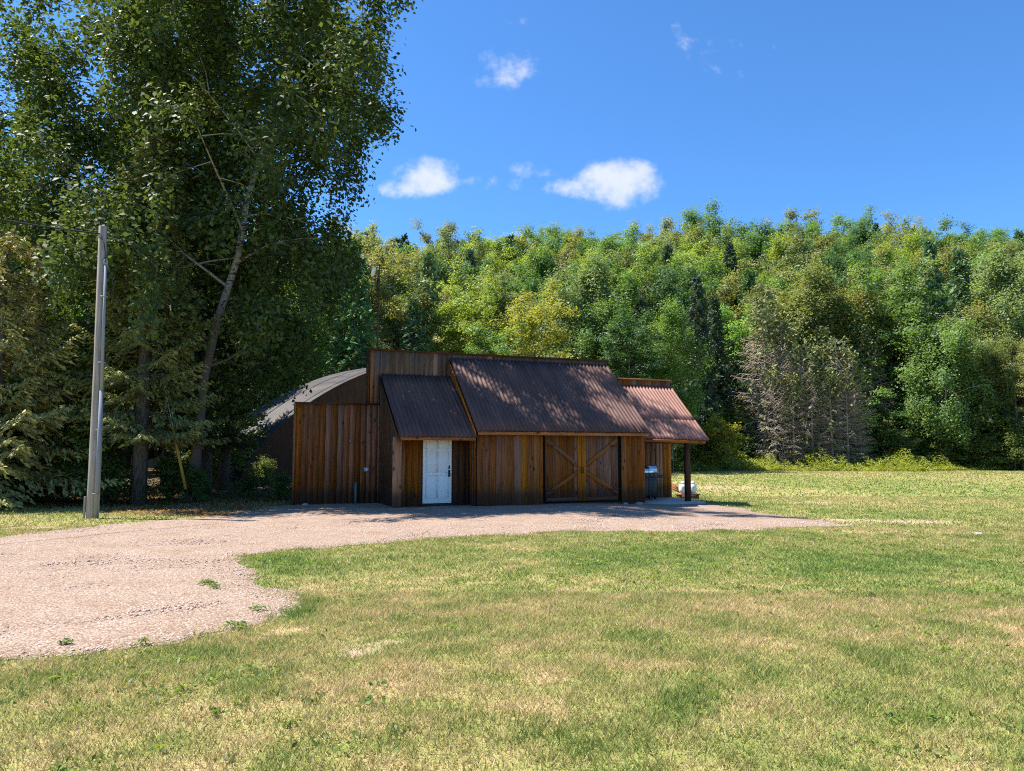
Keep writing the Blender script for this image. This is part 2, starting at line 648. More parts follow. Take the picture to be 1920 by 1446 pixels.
POLY = [gnd(px, py) for px, py in [
    (-420, 1285), (-200, 1262), (0, 1240), (120, 1233), (230, 1222), (300, 1212), (400, 1190), (480, 1166), (556, 1140),
    (548, 1118), (500, 1098), (460, 1070), (438, 1052), (452, 1043), (530, 1036), (600, 1030), (700, 1018), (800, 1010),
    (900, 1004), (1000, 1000), (1150, 996), (1300, 997), (1420, 993), (1520, 988), (1590, 983), (1560, 974), (1520, 965),
    (1470, 957), (1420, 949), (1370, 941), (1310, 937)]] + [(5.0, 25.6), (-2, 24.5), (-6.4, 24.3), (-7.4, 22.5)] + [gnd(px, py) for px, py in [
        (480, 957), (420, 966), (300, 978), (200, 986), (80, 997), (0, 1008), (-200, 1030), (-420, 1062)]]
POLY = np.array(POLY)


def poly_sdf(x, y):
    """positive inside"""
    inside = np.zeros(x.shape, bool)
    dist = np.full(x.shape, 1e9)
    nP = len(POLY)
    for i in range(nP):
        x0, y0 = POLY[i]
        x1, y1 = POLY[(i + 1) % nP]
        c = ((y0 > y) != (y1 > y)) & (x < (x1 - x0) * (y - y0) / (y1 - y0 + 1e-12) + x0)
        inside ^= c
        dx, dy = x1 - x0, y1 - y0
        t = np.clip(((x - x0) * dx + (y - y0) * dy) / (dx * dx + dy * dy + 1e-12), 0, 1)
        dist = np.minimum(dist, np.hypot(x - x0 - t * dx, y - y0 - t * dy))
    return np.where(inside, dist, -dist)


def gravel_sdf(x, y):
    k = np.clip(y / 14, 0.6, 1.6)
    return poly_sdf(x, y) + (fbm(x * 1.6, y * 1.6, 2, 5) - 0.5) * 1.0 * k


def ell(x, y, px, py, rx, ry):
    """soft ellipse patch lying on the ground, given by where its middle and edges are"""
    cx, cy_ = gnd(px, py)
    ex = abs(gnd(px + rx, py)[0] - cx)
    ey = abs(gnd(px, py - ry)[1] - gnd(px, py + ry)[1]) / 2
    r = np.sqrt(((x - cx) / ex) ** 2 + ((y - cy_) / ey) ** 2)
    return 1 - sst(r, 0.35, 1.15)


def lawn_fields(x, y):
    big = fbm(x * 0.16 + 5, y * 0.16 + 3, 4, 3)
    mid = fbm(x * 0.7 + 11, y * 0.7 + 23, 6, 4)
    fine = fbm(x * 3.2, y * 3.2, 8, 3)
    dry = 0.66 - 0.10 * sst(y, 6.5, 12) + 0.28 * (big - 0.5) + 0.36 * (mid - 0.5) + 0.8 * (fine - 0.5)
    for px, py, rx, ry, s in [(1350, 1045, 420, 42, -.30), (1750, 1075, 300, 60, -.22), (700, 1050, 320, 38, -.14), (510, 1065, 90, 40, -.28),
                              (1190, 1190, 70, 22, -.32), (560, 1152, 60, 16, -.3), (380, 1100, 25, 10, -.35),
                              (350, 1230, 120, 22, -.18), (1400, 1300, 420, 60, -.10), (1000, 1320, 260, 60, .10),
                              (250, 1330, 300, 70, .08), (1500, 1130, 320, 30, .12), (700, 1280, 200, 50, .14),
                              (1450, 915, 220, 20, .16), (1700, 905, 300, 14, -.10), (1720, 996, 260, 10, .28), (1560, 968, 120, 10, .15),
                              (1500, 885, 300, 6, .1), (90, 960, 140, 26, .06), (1700, 930, 260, 12, .06), (1600, 925, 500, 35, -.10)]:
        dry = dry + s * ell(x, y, px, py, rx, ry)
    bare = 0.10 + 0.30 * (mid - 0.5) + 0.45 * (fbm(x * 3.4 + 7, y * 3.4, 1, 3) - 0.5)
    for px, py, rx, ry, s in [(690, 1212, 140, 26, .52), (640, 1232, 60, 12, .4), (760, 1245, 90, 14, .3), (60, 1430, 110, 30, .6),
                              (1670, 967, 200, 9, .62), (1560, 964, 80, 7, .5), (1750, 974, 90, 5, .3), (1700, 997, 230, 6, .45), (1835, 1001, 20, 5, .3),
                              (500, 1185, 120, 16, .45), (1350, 908, 90, 5, .45), (1520, 932, 90, 4, .5), (1400, 1362, 40, 8, .4),
                              (1245, 1290, 40, 10, .42), (985, 1290, 40, 16, .42), (1190, 1160, 30, 6, .3), (1000, 1275, 40, 10, .3), (60, 990, 60, 8, .5)]:
        bare = bare + s * ell(x, y, px, py, rx, ry)
    litter = sst(-x, 5.5, 8.5) * sst(y + 0.35 * (x + 8), 18.5, 20.5) * (1 - 0.75 * sst(-x, 10.8, 12.6) * (1 - sst(y, 21.5, 23.5)))
    litter = np.maximum(litter, sst(y, EDGE_Y + 1, EDGE_Y + 5))
    litter = np.maximum(litter, sst(-x, 4, 8) * sst(y, 22, 25))
    return np.clip(dry, 0, 1), np.clip(bare, 0, 1), np.clip(litter, 0, 1)


# ground sheet: one grid, finer near the camera, reaching the horizon
ys = [-30.0, -12.0, -4.0]
yv = 0.0
while yv < 84:
    ys.append(yv)
    yv += max(0.14, 0.016 * yv)
while yv < 240:
    ys.append(yv)
    yv += 3.0
ys += [260, 300, 380, 600, 1200]
xs = np.concatenate([[-900, -400, -250], np.arange(-180, -40, 4.0), np.arange(-40, 40, 0.3), np.arange(40, 184, 4.0), [250, 400, 900]])
GX, GY = np.meshgrid(xs, np.array(ys))
nx, ny = len(xs), len(ys)
gx, gy = GX.ravel(), GY.ravel()
dry, bare, litter = lawn_fields(gx, gy)
idx = np.arange(nx * ny).reshape(ny, nx)
quads = np.stack([idx[:-1, :-1], idx[:-1, 1:], idx[1:, 1:], idx[1:, :-1]], -1).reshape(-1, 4)
me = mesh_np('ground', np.stack([gx, gy, terr(gx, gy)], -1), quads, attrs={'dry': dry, 'bare': bare, 'litter': litter}, smooth=True)
g_ = obj('ground', me, M_GROUND)
tag(g_, 'mown lawn with dry patches, rising into the wooded hill', kind='structure')

# gravel sheet
st = 0.16
gxs = np.arange(-34, 12, st)
gys = np.arange(5.0, 27, st)
GX, GY = np.meshgrid(gxs, gys)
S = gravel_sdf(GX, GY)
ex = (gravel_sdf(GX + 0.02, GY) - gravel_sdf(GX - 0.02, GY)) / 0.04
ey = (gravel_sdf(GX, GY + 0.02) - gravel_sdf(GX, GY - 0.02)) / 0.04
gn = np.maximum(np.hypot(ex, ey), 0.4)
cell = (S[:-1, :-1] > 0) | (S[1:, :-1] > 0) | (S[:-1, 1:] > 0) | (S[1:, 1:] > 0)
mv = S < 0
step = np.clip(-S / gn, 0, st * 1.2)
GX2 = np.where(mv, GX + ex / gn * step, GX)
GY2 = np.where(mv, GY + ey / gn * step, GY)
idx = np.arange(S.size).reshape(S.shape)
quads = np.stack([idx[:-1, :-1], idx[:-1, 1:], idx[1:, 1:], idx[1:, :-1]], -1)[cell]
used = np.unique(quads)
remap = -np.ones(S.size, int)
remap[used] = np.arange(len(used))
X2, Y2 = GX2.ravel()[used], GY2.ravel()[used]
rut = np.zeros_like(X2)
for px0, py0, px1, py1 in ((0, 1066, 440, 1050), (0, 1120, 480, 1080), (0, 1190, 520, 1110)):
    (ax, ay), (bx_, by_) = gnd(px0, py0), gnd(px1, py1)
    dx, dy = bx_ - ax, by_ - ay
    ln = math.hypot(dx, dy)
    dd = ((X2 - ax) * -dy + (Y2 - ay) * dx) / ln + 0.12 * np.sin(X2 * 1.3)
    dd = dd + 0.5 * (fbm(X2 * 0.6 + px1, Y2 * 0.6, 5, 3) - 0.5)
    rut += (-0.010 * np.exp(-(dd / 0.25) ** 2) + 0.004 * np.exp(-((np.abs(dd) - 0.4) / 0.2) ** 2)) * sst(fbm(X2 * 0.5 + py1, Y2 * 0.5, 3, 2), 0.35, 0.6)
edge_in = sst(S.ravel()[used], 0.0, 0.5)
Z2 = terr(X2, Y2) + 0.006 + edge_in * (0.012 + rut + 0.03 * (fbm(X2 * 1.1, Y2 * 1.1, 12, 4) - 0.35))
me = mesh_np('gravel_driveway', np.stack([X2, Y2, Z2], -1), remap[quads], smooth=True)
tag(obj('gravel_driveway', me, M_GRAVEL), 'pinkish gravel driveway widening in front of the shed', kind='structure')

# loose stones on the gravel
rng = np.random.RandomState(3)
n0 = 90000
pyy = 5.5 + 13 * rng.rand(n0) ** 1.5
pxx = (rng.rand(n0) * 2 - 1) * (pyy * 0.72 + 1)
s_ = gravel_sdf(pxx, pyy)
ok = (s_ > -0.2) & (rng.rand(n0) < np.where(s_ > 0.05, 1, 0.12))
pxx, pyy = pxx[ok][:26000], pyy[ok][:26000]
npb = len(pxx)
rad = (0.005 + 0.011 * rng.rand(npb) ** 3) * (1 + 0.04 * pyy)
octv = np.array([(1, 0, 0), (0, 1, 0), (-1, 0, 0), (0, -1, 0), (0, 0, 0.8), (0, 0, -0.5)], float)
octf = np.array([(0, 1, 4), (1, 2, 4), (2, 3, 4), (3, 0, 4), (1, 0, 5), (2, 1, 5), (3, 2, 5), (0, 3, 5)])
ang = rng.rand(npb) * 6.28
vv = octv[None] * rad[:, None, None] * (0.6 + 0.8 * rng.rand(npb, 6, 1))
vx = vv[..., 0] * np.cos(ang)[:, None] - vv[..., 1] * np.sin(ang)[:, None] + pxx[:, None]
vy = vv[..., 0] * np.sin(ang)[:, None] + vv[..., 1] * np.cos(ang)[:, None] + pyy[:, None]
zb = terr(pxx, pyy) + 0.008 + 0.010 * sst(gravel_sdf(pxx, pyy), 0, .5)
vz = vv[..., 2] + zb[:, None]
F = (octf[None] + (np.arange(npb) * 6)[:, None, None]).reshape(-1, 3)
me = mesh_np('gravel_stones', np.stack([vx, vy, vz], -1), None, F, attrs={'tint': np.repeat(rng.rand(npb), 6)})
tag(obj('gravel_stones', me, M_PEBBLE), 'loose crushed stones lying over the gravel driveway', 'gravel', kind='stuff')

# ------------------------------------------------------------------ shed
TH = R(21)
SB = (-2.105, 25.438)
shed = thing('wooden_shed', 'brown board shed front with corrugated brown lean-to roofs and white door', 'shed', (SB[0], SB[1], 0), TH)


def s2w(k, y, z=0):
    return (SB[0] + k * math.cos(TH) - y * math.sin(TH), SB[1] + k * math.sin(TH) + y * math.cos(TH), z)


rnd = random.Random(11)


def vboard(parent, k0, k1, y, z0, z1, mat, th=0.022, z1b=None, name='board'):
    """upright board; front face looks to -y"""
    w_ = k1 - k0
    h = z1 - z0
    hb = (z1b if z1b is not None else z1) - z0
    y0 = -th - rnd.random() * 0.007
    m_ = MB().hexa([(-w_ / 2, y0, 0), (w_ / 2, y0, 0), (w_ / 2, 0, 0), (-w_ / 2, 0, 0), (-w_ / 2, y0, h), (w_ / 2, y0, hb), (w_ / 2, 0, hb), (-w_ / 2, 0, h)])
    return m_.build(name, mat, parent, ((k0 + k1) / 2, y, z0), (0, R(rnd.uniform(-.12, .12)), 0))


def board_wall(k0, k1, y, z0, z1, mat, bw=0.2, pale=0.08, jit=0.3, gap=0.005, mats=None):
    wl = MB().box((k0 + 0.01, y + 0.001, z0 + 0.01), (k1 - 0.01, y + 0.05, z1 - 0.01)).build('wall', M_BLACKIN, shed)
    k = k0
    while k < k1 - 0.02:
        wd = bw * (1 + jit * (rnd.random() - 0.5))
        e_ = min(k + wd, k1)
        if k1 - e_ < 0.07:
            e_ = k1
        m_ = mat
        r = rnd.random()
        if mats:
            m_ = rnd.choice(mats)
        elif r < pale:
            m_ = M_WOODL
        vboard(wl, k + gap / 2, e_ - gap / 2, y, z0 + rnd.uniform(-.004, .012), z1, m_)
        k = e_
    return wl


def side_wall(k, ya, yb, za, zb_, z0, mat, bw=0.2):
    """upright boards on a wall that runs front (ya) to back (yb); outer face to -k"""
    wl = MB().hexa([(k + .002, ya, z0), (k + .04, ya, z0), (k + .04, yb, z0), (k + .002, yb, z0), (k + .002, ya, za), (k + .04, ya, za), (k + .04, yb, zb_), (k + .002, yb, zb_)]).build('wall', M_BLACKIN, shed)
    nb_ = max(1, round((yb - ya) / bw))
    for i in range(nb_):
        a = ya + (yb - ya) * i / nb_ + .003
        c = ya + (yb - ya) * (i + 1) / nb_ - .003
        zz0 = za + (zb_ - za) * i / nb_
        zz1 = za + (zb_ - za) * (i + 1) / nb_
        t = 0.022 + rnd.random() * .006
        m_ = MB().hexa([(-t, 0, 0), (0, 0, 0), (0, c - a, 0), (-t, c - a, 0), (-t, 0, zz0 - z0), (0, 0, zz0 - z0), (0, c - a, zz1 - z0), (-t, c - a, zz1 - z0)])
        m_.build('board', mat, wl, (k, a, z0))
    return wl


# main false front: low left wall, tall middle, lower right wall
board_wall(-5.08, -2.36, 0, 0.0, 3.19, M_WOOD, 0.2, 0.0)
board_wall(-2.75, -2.62, -0.012, 3.24, 5.0, M_WOODL, 0.13)
board_wall(-2.62, 6.02, 0, 3.24, 5.0, M_WOODG, 0.17)
board_wall(6.03, 8.73, 0, 2.3, 4.36, M_WOOD, 0.2)
board_wall(5.98, 8.05, 0.02, -0.1, 2.3, M_WOOD, 0.2, 0.25)
rw = board_wall(8.05, 8.73, -0.005, -0.1, 2.3, M_WOODL, 0.16, 0.6)
# side return of the tall wall and rear brace wall
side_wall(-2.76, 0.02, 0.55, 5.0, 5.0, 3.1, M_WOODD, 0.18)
side_wall(-5.09, 0.02, 0.30, 3.19, 3.19, 0.0, M_WOODL, 0.14)


def beam(name, parent, p0, p1, wdt, dep, mat, roll=None):
    """rectangular timber from p0 to p1; grain runs along it. wdt is measured in the wall plane, dep across it"""
    p0, p1 = Vector(p0), Vector(p1)
    d = p1 - p0
    L = d.length
    m_ = MB().box((-wdt / 2, -dep / 2, 0), (wdt / 2, dep / 2, L))
    o = m_.build(name, mat, parent, p0)
    z = d.normalized()
    yv_ = Vector((0, 1, 0)) if abs(z.y) < 0.9 else Vector((0, 0, 1))
    x = yv_.cross(z).normalized()
    yv_ = z.cross(x)
    o.rotation_euler = Matrix((x, yv_, z)).transposed().to_euler()
    return o


# top caps
beam('cap_board', shed, (-5.12, 0.0, 3.215), (-2.37, 0.0, 3.215), 0.045, 0.17, M_WOODD)
beam('cap_board', shed, (-2.82, 0.03, 5.025), (6.08, 0.03, 5.025), 0.05, 0.2, M_WOODD)
beam('cap_board', shed, (6.1, 0.02, 4.39), (8.78, 0.02, 4.39), 0.05, 0.18, M_WOODL)
beam('corner_trim', shed, (-5.10, -0.035, 0.0), (-5.10, -0.035, 3.19), 0.05, 0.07, M_WOODL)

# lean-to roofs of corrugated sheet
PITCHW = 0.138


def lean_roof(k0, k1, y_e, z_e, z_t, sag=0.0, y_t=-0.03, mat=None):
    slope = Vector((0, y_t - y_e, z_t - z_e))
    L = slope.length
    sd = slope.normalized()
    nrm = Vector((0, -sd.z, sd.y))
    dk = MB().hexa([(k0 + .03, y_e + .05, z_e - .05 - 0.02), (k1 - .03, y_e + .05, z_e - .07 - sag), (k1 - .03, y_t, z_t - .09), (k0 + .03, y_t, z_t - .09),
                    (k0 + .03, y_e + .05, z_e + .005), (k1 - .03, y_e + .05, z_e + .005 - sag), (k1 - .03, y_t, z_t - .035), (k0 + .03, y_t, z_t - .035)])
    rf = dk.build('roof', M_WOODD, shed)
    nsh = max(1, round((k1 - k0) / 0.93))
    W = (k1 - k0) / nsh
    for i in range(nsh):
      a, c = k0 + W * i - (0.02 if i else 0), k0 + W * (i + 1) + 0.02 * (i < nsh - 1)
      nseg = int((c - a) / PITCHW * 8)
      nl = 7
      for c0, c1 in (((0.0, 0.37), (0.352, 1.0)) if mat else ((0.0, 1.0),)):
        V = []
        off_ = (i % 2) * 0.005 + rnd.uniform(0, .003) + (0.007 if c0 else 0)
        for side in (1, -1):
            for j in range(nl):
                t = c0 + (c1 - c0) * j / (nl - 1)
                for q in range(nseg + 1):
                    x = a + (c - a) * q / nseg
                    hgt = 0.025 + 0.022 * math.sin(2 * math.pi * x / PITCHW) + off_ + side * 0.0018 + 0.012 * math.sin(3.1 * t + x * 1.7) * math.sin(math.pi * t)
                    jag = rnd.uniform(-.004, .004) if (j == 0 and side == 1) else 0
                    p = Vector((x, y_e - 0.05, z_e - 0.04 - sag * (x - k0) / (k1 - k0) * (1 - t))) + sd * ((L + .05) * t + jag) + nrm * hgt
                    V.append(tuple(p))
        q_ = []
        nn = nseg + 1
        for j in range(nl - 1):
            for q in range(nseg):
                A = j * nn + q
                q_.append((A, A + 1, A + nn + 1, A + nn))
                D = nl * nn + A
                q_.append((D, D + nn, D + nn + 1, D + 1))
        for q in range(nseg):
            q_.append((q, nl * nn + q, nl * nn + q + 1, q + 1))
            T = (nl - 1) * nn + q
            q_.append((T, T + 1, nl * nn + T + 1, nl * nn + T))
        me_ = mesh_np('roof_sheet', V, q_, smooth=True)
        obj('roof_sheet', me_, mat or M_ROOF, rf)
    return rf


r1 = lean_roof(-2.42, -0.03, -3.02, 2.12, 4.22)
r2 = lean_roof(-0.06, 6.02, -3.04, 2.32, 4.86)
r3 = lean_roof(5.98, 8.74, -2.38, 2.15, 4.14, sag=0.06, mat=M_ROOF_SUNLIT)

# fascias and barge boards
beam('fascia', r1, (-2.36, -2.96, 2.05), (-0.06, -2.96, 2.05), 0.1, 0.03, M_WOODL)
beam('fascia', r2, (0.0, -3.0, 2.225), (5.95, -3.0, 2.225), 0.1, 0.03, M_WOODL)
beam('fascia', r3, (6.02, -2.33, 2.06), (8.66, -2.33, 2.0), 0.1, 0.03, M_WOODL)


def barge(parent, k, y_e, z_e, z_t, mat, drop=0.09):
    m_ = MB().hexa([(k - .03, y_e, z_e - drop - .06), (k, y_e, z_e - drop - .06), (k, -.04, z_t - drop - .1), (k - .03, -.04, z_t - drop - .1),
                    (k - .03, y_e, z_e - .035), (k, y_e, z_e - .035), (k, -.04, z_t - .035), (k - .03, -.04, z_t - .035)])
    return m_.build('barge_board', mat, parent)


barge(r1, -2.425, -3.0, 2.10, 4.19, M_WOODD)
barge(r2, -0.065, -3.02, 2.30, 4.83, M_WOODL)

# entrance bay on the left: corner post, side wall, recessed front
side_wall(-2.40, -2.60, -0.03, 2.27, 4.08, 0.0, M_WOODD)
vboard(shed, -2.52, -2.25, -2.62, 0.0, 2.1, M_WOODL, 0.03, name='corner_board')
bay = board_wall(-2.25, -1.54, -2.2, 0.0, 2.3, M_WOOD, 0.2, 0.0)
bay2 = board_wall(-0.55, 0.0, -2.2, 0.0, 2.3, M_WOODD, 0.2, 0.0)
lint = MB().box((-1.54, -2.19, 2.14), (-0.55, -2.14, 2.36)).build('lintel', M_WOODD, shed)

door = MB().box((-1.5, -2.215, 0.10), (-0.59, -2.17, 2.13)).build('entry_door', M_WHITE, shed)
bevel(door, 0.004, 2)
door['label'] = 'white six-panel entry door'
for kk in (-1.38, -1.01):
    for z0, z1 in ((0.28, 0.92), (1.05, 1.66), (1.76, 1.99)):
        pr = MB().box((kk, -2.2235, z0), (kk + .29, -2.2148, z1))
        bevel(pr.build('panel', M_WHITE, door), 0.008, 2)
        fr = MB()
        for a_, c_ in (((kk - .03, z0 - .03), (kk + .32, z0 - .012)), ((kk - .03, z1 + .012), (kk + .32, z1 + .03)),
                       ((kk - .03, z0 - .012), (kk - .012, z1 + .012)), ((kk + .302, z0 - .012), (kk + .32, z1 + .012))):
            fr.box((a_[0], -2.226, a_[1]), (c_[0], -2.214, c_[1]))
        fr.build('panel_moulding', M_WHITE, door)
hd = MB().box((-0.70, -2.235, 0.90), (-0.64, -2.214, 1.10))
hd.tube([(-0.67, -2.234, 0.97), (-0.67, -2.275, 0.97)], [0.012, 0.012], 10)
hd.tube([(-0.67, -2.27, 0.97), (-0.67, -2.30, 0.97)], [0.03, 0.026], 12)
hd.build('door_handle', M_BLACKMETAL, door)
MB().box((-0.69, -2.232, 1.14), (-0.65, -2.214, 1.24)).build('deadbolt', M_BLACKMETAL, door)
MB().box((-1.56, -2.25, 0.0), (-0.53, -2.16, 0.09)).build('door_sill', M_WOODD, shed)
for a, c in ((-1.54, -1.503), (-0.587, -0.55)):
    MB().box((a, -2.222, 0.095), (c, -2.17, 2.14)).build('door_jamb', M_WOODD, shed)

# main bay
side_wall(0.0, -2.80, -0.03, 2.42, 4.75, 0.0, M_WOOD)
MB().hexa([(5.86, -2.8, 0), (5.9, -2.8, 0), (5.9, -.03, 0), (5.86, -.03, 0), (5.86, -2.8, 2.42), (5.9, -2.8, 2.42), (5.9, -.03, 4.72), (5.86, -.03, 4.72)]).build('wall', M_WOOD, shed)
board_wall(0.02, 2.21, -2.82, 0.0, 2.32, M_WOOD, 0.2, 0.3, mats=[M_WOOD, M_WOOD, M_WOOD, M_WOODL])
board_wall(5.0, 5.86, -2.82, 0.02, 2.32, M_WOOD, 0.21, 0.1)
MB().box((2.23, -2.80, 0.05), (4.98, -2.77, 2.32)).build('door_opening', M_BLACKIN, shed)


def barn_door(k0, k1, hinge_left):
    z0, z1 = 0.10, 2.18
    base = MB().box((k0, -2.797, z0), (k1, -2.785, z1)).build('barn_door', M_WOODD, shed)
    nbd = 5
    for i in range(nbd):
        a = k0 + (k1 - k0) * i / nbd
        c = k0 + (k1 - k0) * (i + 1) / nbd
        vboard(base, a + .003, c - .003, -2.80, z0, z1, M_WOOD, 0.02)
    st_ = (k1 - .07) if hinge_left else (k0 + .07)
    far = (k0 + .05) if hinge_left else (k1 - .05)
    yb = -2.85
    beam('stile', base, (st_, yb, z0), (st_, yb, z1), 0.135, 0.03, M_WOODL)
    inn = st_ + (-.07 if hinge_left else .07)
    beam('brace', base, (far, yb + .004, z1 - .12), (inn, yb + .004, 1.22), 0.13, 0.024, M_WOODB)
    beam('brace', base, (far, yb + .002, z0 + .22), (inn, yb + .002, 1.02), 0.13, 0.024, M_WOODB)
    beam('rail', base, (min(far, inn) + (0 if hinge_left else .002), yb, z0 + .06), (max(far, inn) - .002, yb, z0 + .06), 0.12, 0.026, M_WOOD)
    for zz in (1.86, 0.46):
        s = 1 if hinge_left else -1
        e0 = k0 if hinge_left else k1
        beam('hinge', base, (e0, yb - .02, zz), (e0 + s * .32, yb - .02, zz), 0.035, 0.012, M_BLACKMETAL)
    hx = st_ + (-.035 if not hinge_left else .035)
    hm = MB().tube([(hx, yb - .014, 0.98), (hx, yb - .05, 1.0), (hx, yb - .05, 1.16), (hx, yb - .014, 1.18)], 0.011, 8)
    hm.build('handle', M_BLACKMETAL, base)
    return base


barn_door(2.29, 3.545, True)
barn_door(3.56, 4.89, False)
# awning post, rafters and girder on the right
beam('post', shed, (7.96, -2.22, -0.10), (7.96, -2.22, 2.02), 0.16, 0.16, M_WOODD)
beam('girder', shed, (5.93, -2.22, 2.0), (8.62, -2.22, 1.97), 0.09, 0.06, M_WOODD)
for kk in (6.4, 7.1, 7.8, 8.5):
    beam('rafter', r3, (kk, -2.2, 2.09), (kk, -0.06, 3.93), 0.05, 0.09, M_WOODD)

# concrete pad under the awning
pk = [s2w(5.93, -0.02), s2w(5.93, -2.55), s2w(8.45, -2.55), s2w(8.75, -0.02)]
pad = MB().hexa([(p[0], p[1], -0.2) for p in (pk[0], pk[1], pk[2], pk[3])] + [(p[0], p[1], -0.045) for p in pk])
tag(pad.build('concrete_pad', M_CONC), 'flat concrete pad under the awning at the shed end', kind='structure')

# fittings on the left wall
MB().box((-2.90, -0.06, 1.02), (-2.76, -0.03, 1.16)).build('outlet_plate', M_GREYPVC, shed)
ob = MB()
for i in range(3):
    ob.box((-2.885 + i * .045, -0.085, 1.03), (-2.855 + i * .045, -0.062, 1.15))
ob.build('outlet_cover', M_WHITE, shed)
lamp = MB().lathe([(0.0, 0.0), (0.035, 0.0), (0.04, 0.03), (0.02, 0.06), (0, 0.06)], 12)
lamp.build('wall_fitting', M_GREYPVC, shed, (-3.35, -0.035, 2.0), (R(90), 0, 0))
MB().tube([(-3.16, -0.075, 0.0), (-3.16, -0.075, 0.68)], 0.045, 12).build('vent_pipe', M_GREENPIPE, shed)

# ------------------------------------------------------------------ arched hut behind
HUT = R(42)
hut = thing('arched_hut', 'dark corrugated arch hut rising behind the left of the wooden shed', 'hut', (-12.5, 34.6, 0.28), HUT)
HW, HH, HL = 10.0, 6.4, 6.0


def arch(ph, dr=0.0):
    cs, sn = max(math.cos(ph), 0), max(math.sin(ph), 0)
    x = -math.copysign(abs(math.cos(ph)) ** (2 / 1.5), math.cos(ph))
    return HW + (HW + dr) * x, (HH + dr) * sn ** (2 / 1.5)


nph, per = 56, 0.30
ribs = int(HL / per)
for seg in range(9):
    # sheets, each a strip of ribs
    l0, l1 = HL * seg / 9, HL * (seg + 1) / 9
    nl = int((l1 - l0) / 0.0375)
    V = []
    for i in range(nl + 1):
        yv_ = l0 + (l1 - l0) * i / nl
        for side in (0, 1):
            for j in range(nph + 1):
                ph = math.pi * j / nph
                x, z = arch(ph, 0.05 * math.sin(2 * math.pi * yv_ / per) + 0.003 * (seg % 2) - side * 0.006)
                V.append((x, yv_, z))
    q_ = []
    rowv = 2 * (nph + 1)
    for i in range(nl):
        for j in range(nph):
            A = i * rowv + j
            q_.append((A, A + rowv, A + rowv + 1, A + 1))
            D = A + nph + 1
            q_.append((D, D + 1, D + rowv + 1, D + rowv))
    for i in (0, nl):
        for j in range(nph):
            A = i * rowv + j
            q_.append((A, A + 1, A + nph + 2, A + nph + 1))
    obj('arch_sheet', mesh_np('arch_sheet', V, q_, smooth=True), M_HUT, hut)
for yy_ in (0.18, HL - 0.25):
    V = [(HW, yy_, 0)]
    for j in range(nph + 1):
        x, z = arch(math.pi * j / nph, -0.04)
        V.append((x, yy_, z))
    V2 = [(x, y + .05, z) for x, y, z in V]
    t_ = [(0, j + 1, j + 2) for j in range(nph)] + [(nph + 2, nph + 2 + j + 2, nph + 2 + j + 1) for j in range(nph)]
    obj('end_wall', mesh_np('end_wall', V + V2, None, t_), M_WOODD, hut)

# ------------------------------------------------------------------ utility pole and wires
PX, PY = -10.51, 18.92
pole = thing('utility_pole', 'weathered grey wooden utility pole with a grey conduit, beside the drive', 'utility pole', (PX, PY, 0))
bevel(MB().tube([(0, 0, -0.1), (0.0, 0, 1.5), (-0.03, 0, 4), (-0.10, 0, 7.48)], [0.148, 0.142, 0.12, 0.094], 20).build('pole', M_POLE, pole, smooth=True), .006)
cd = MB().tube([(0.135, -0.11, 0.0), (0.13, -0.11, 3.2)], 0.048, 12)
cd.build('conduit', M_GREYPVC, pole, smooth=True)
MB().tube([(0.128, -0.105, 3.2), (0.07, -0.09, 6.45)], 0.036, 12).build('conduit', M_GREYPVC, pole, smooth=True)
MB().lathe([(0.0, 0.0), (0.05, 0.0), (0.055, 0.08), (0.035, 0.16), (0.0, 0.17)], 12, (0.07, -0.09, 6.45)).build('weatherhead', M_GREYPVC, pole)
for zz in (0.6, 2.2, 3.9, 5.6):
    xo = 0.13 if zz < 3.2 else 0.128 - (zz - 3.2) * 0.018
    MB().box((xo - .07, -.165, zz), (xo + .06, -.02, zz + .03)).build('strap', M_GREYPVC, pole)
MB().tube([(0.09, -0.16, 6.5), (0.12, -0.22, 6.7), (0.06, -0.2, 7.0), (-0.09, -0.12, 7.2)], 0.012, 6).build('cable_loop', M_CABLE, pole)
MB().tube([(0.09, -0.13, 6.5), (0.26, -0.16, 6.2), (0.32, -0.12, 5.85), (0.30, -0.1, 5.7)], 0.011, 6).build('cable_tail', M_CABLE, pole)
MB().lathe([(0.0, 0.0), (0.035, 0.0), (0.05, 0.03), (0.03, 0.05), (0.045, 0.08), (0.0, 0.1)], 12, (-0.1, -0.13, 7.14)).build('insulator', M_STONE, pole)
MB().tube([(-0.22, -0.05, 6.58), (0.10, -0.05, 6.66)], 0.012, 6).build('bolt', M_BLACKMETAL, pole)
bevel(MB().box((-.165, -.13, -.05), (-.13, -.09, .55)).build('ground_wire_guard', M_POLE, pole), .005)
wpts = []
for i in range(21):
    t = i / 20
    wpts.append((PX - 0.1 - 4.6 * t, PY - 0.12 - 8.0 * t, 7.25 - 0.55 * math.sin(math.pi * t) + 0.5 * t))
tag(MB().tube(wpts, 0.018, 6).build('service_wire', M_CABLE), 'overhead service wire sagging away from the pole top', 'wire')

# yellow guard on the guy wire between the trunks
gm = thing('guy_wire', 'yellow guy-wire guard slanting between the trunks by the hut', 'guy wire', (-10.05, 23.55, 0))
MB().tube([(0, 0, 0), (-0.83, 0.13, 3.0), (-2.3, 0.38, 8.2)], 0.008, 6).build('wire', M_STEEL, gm)
MB().tube([(-0.14, -0.03, 0.5), (-0.68, 0.07, 2.45)], [0.048, 0.04], 8).build('guard', M_YELLOW, gm)

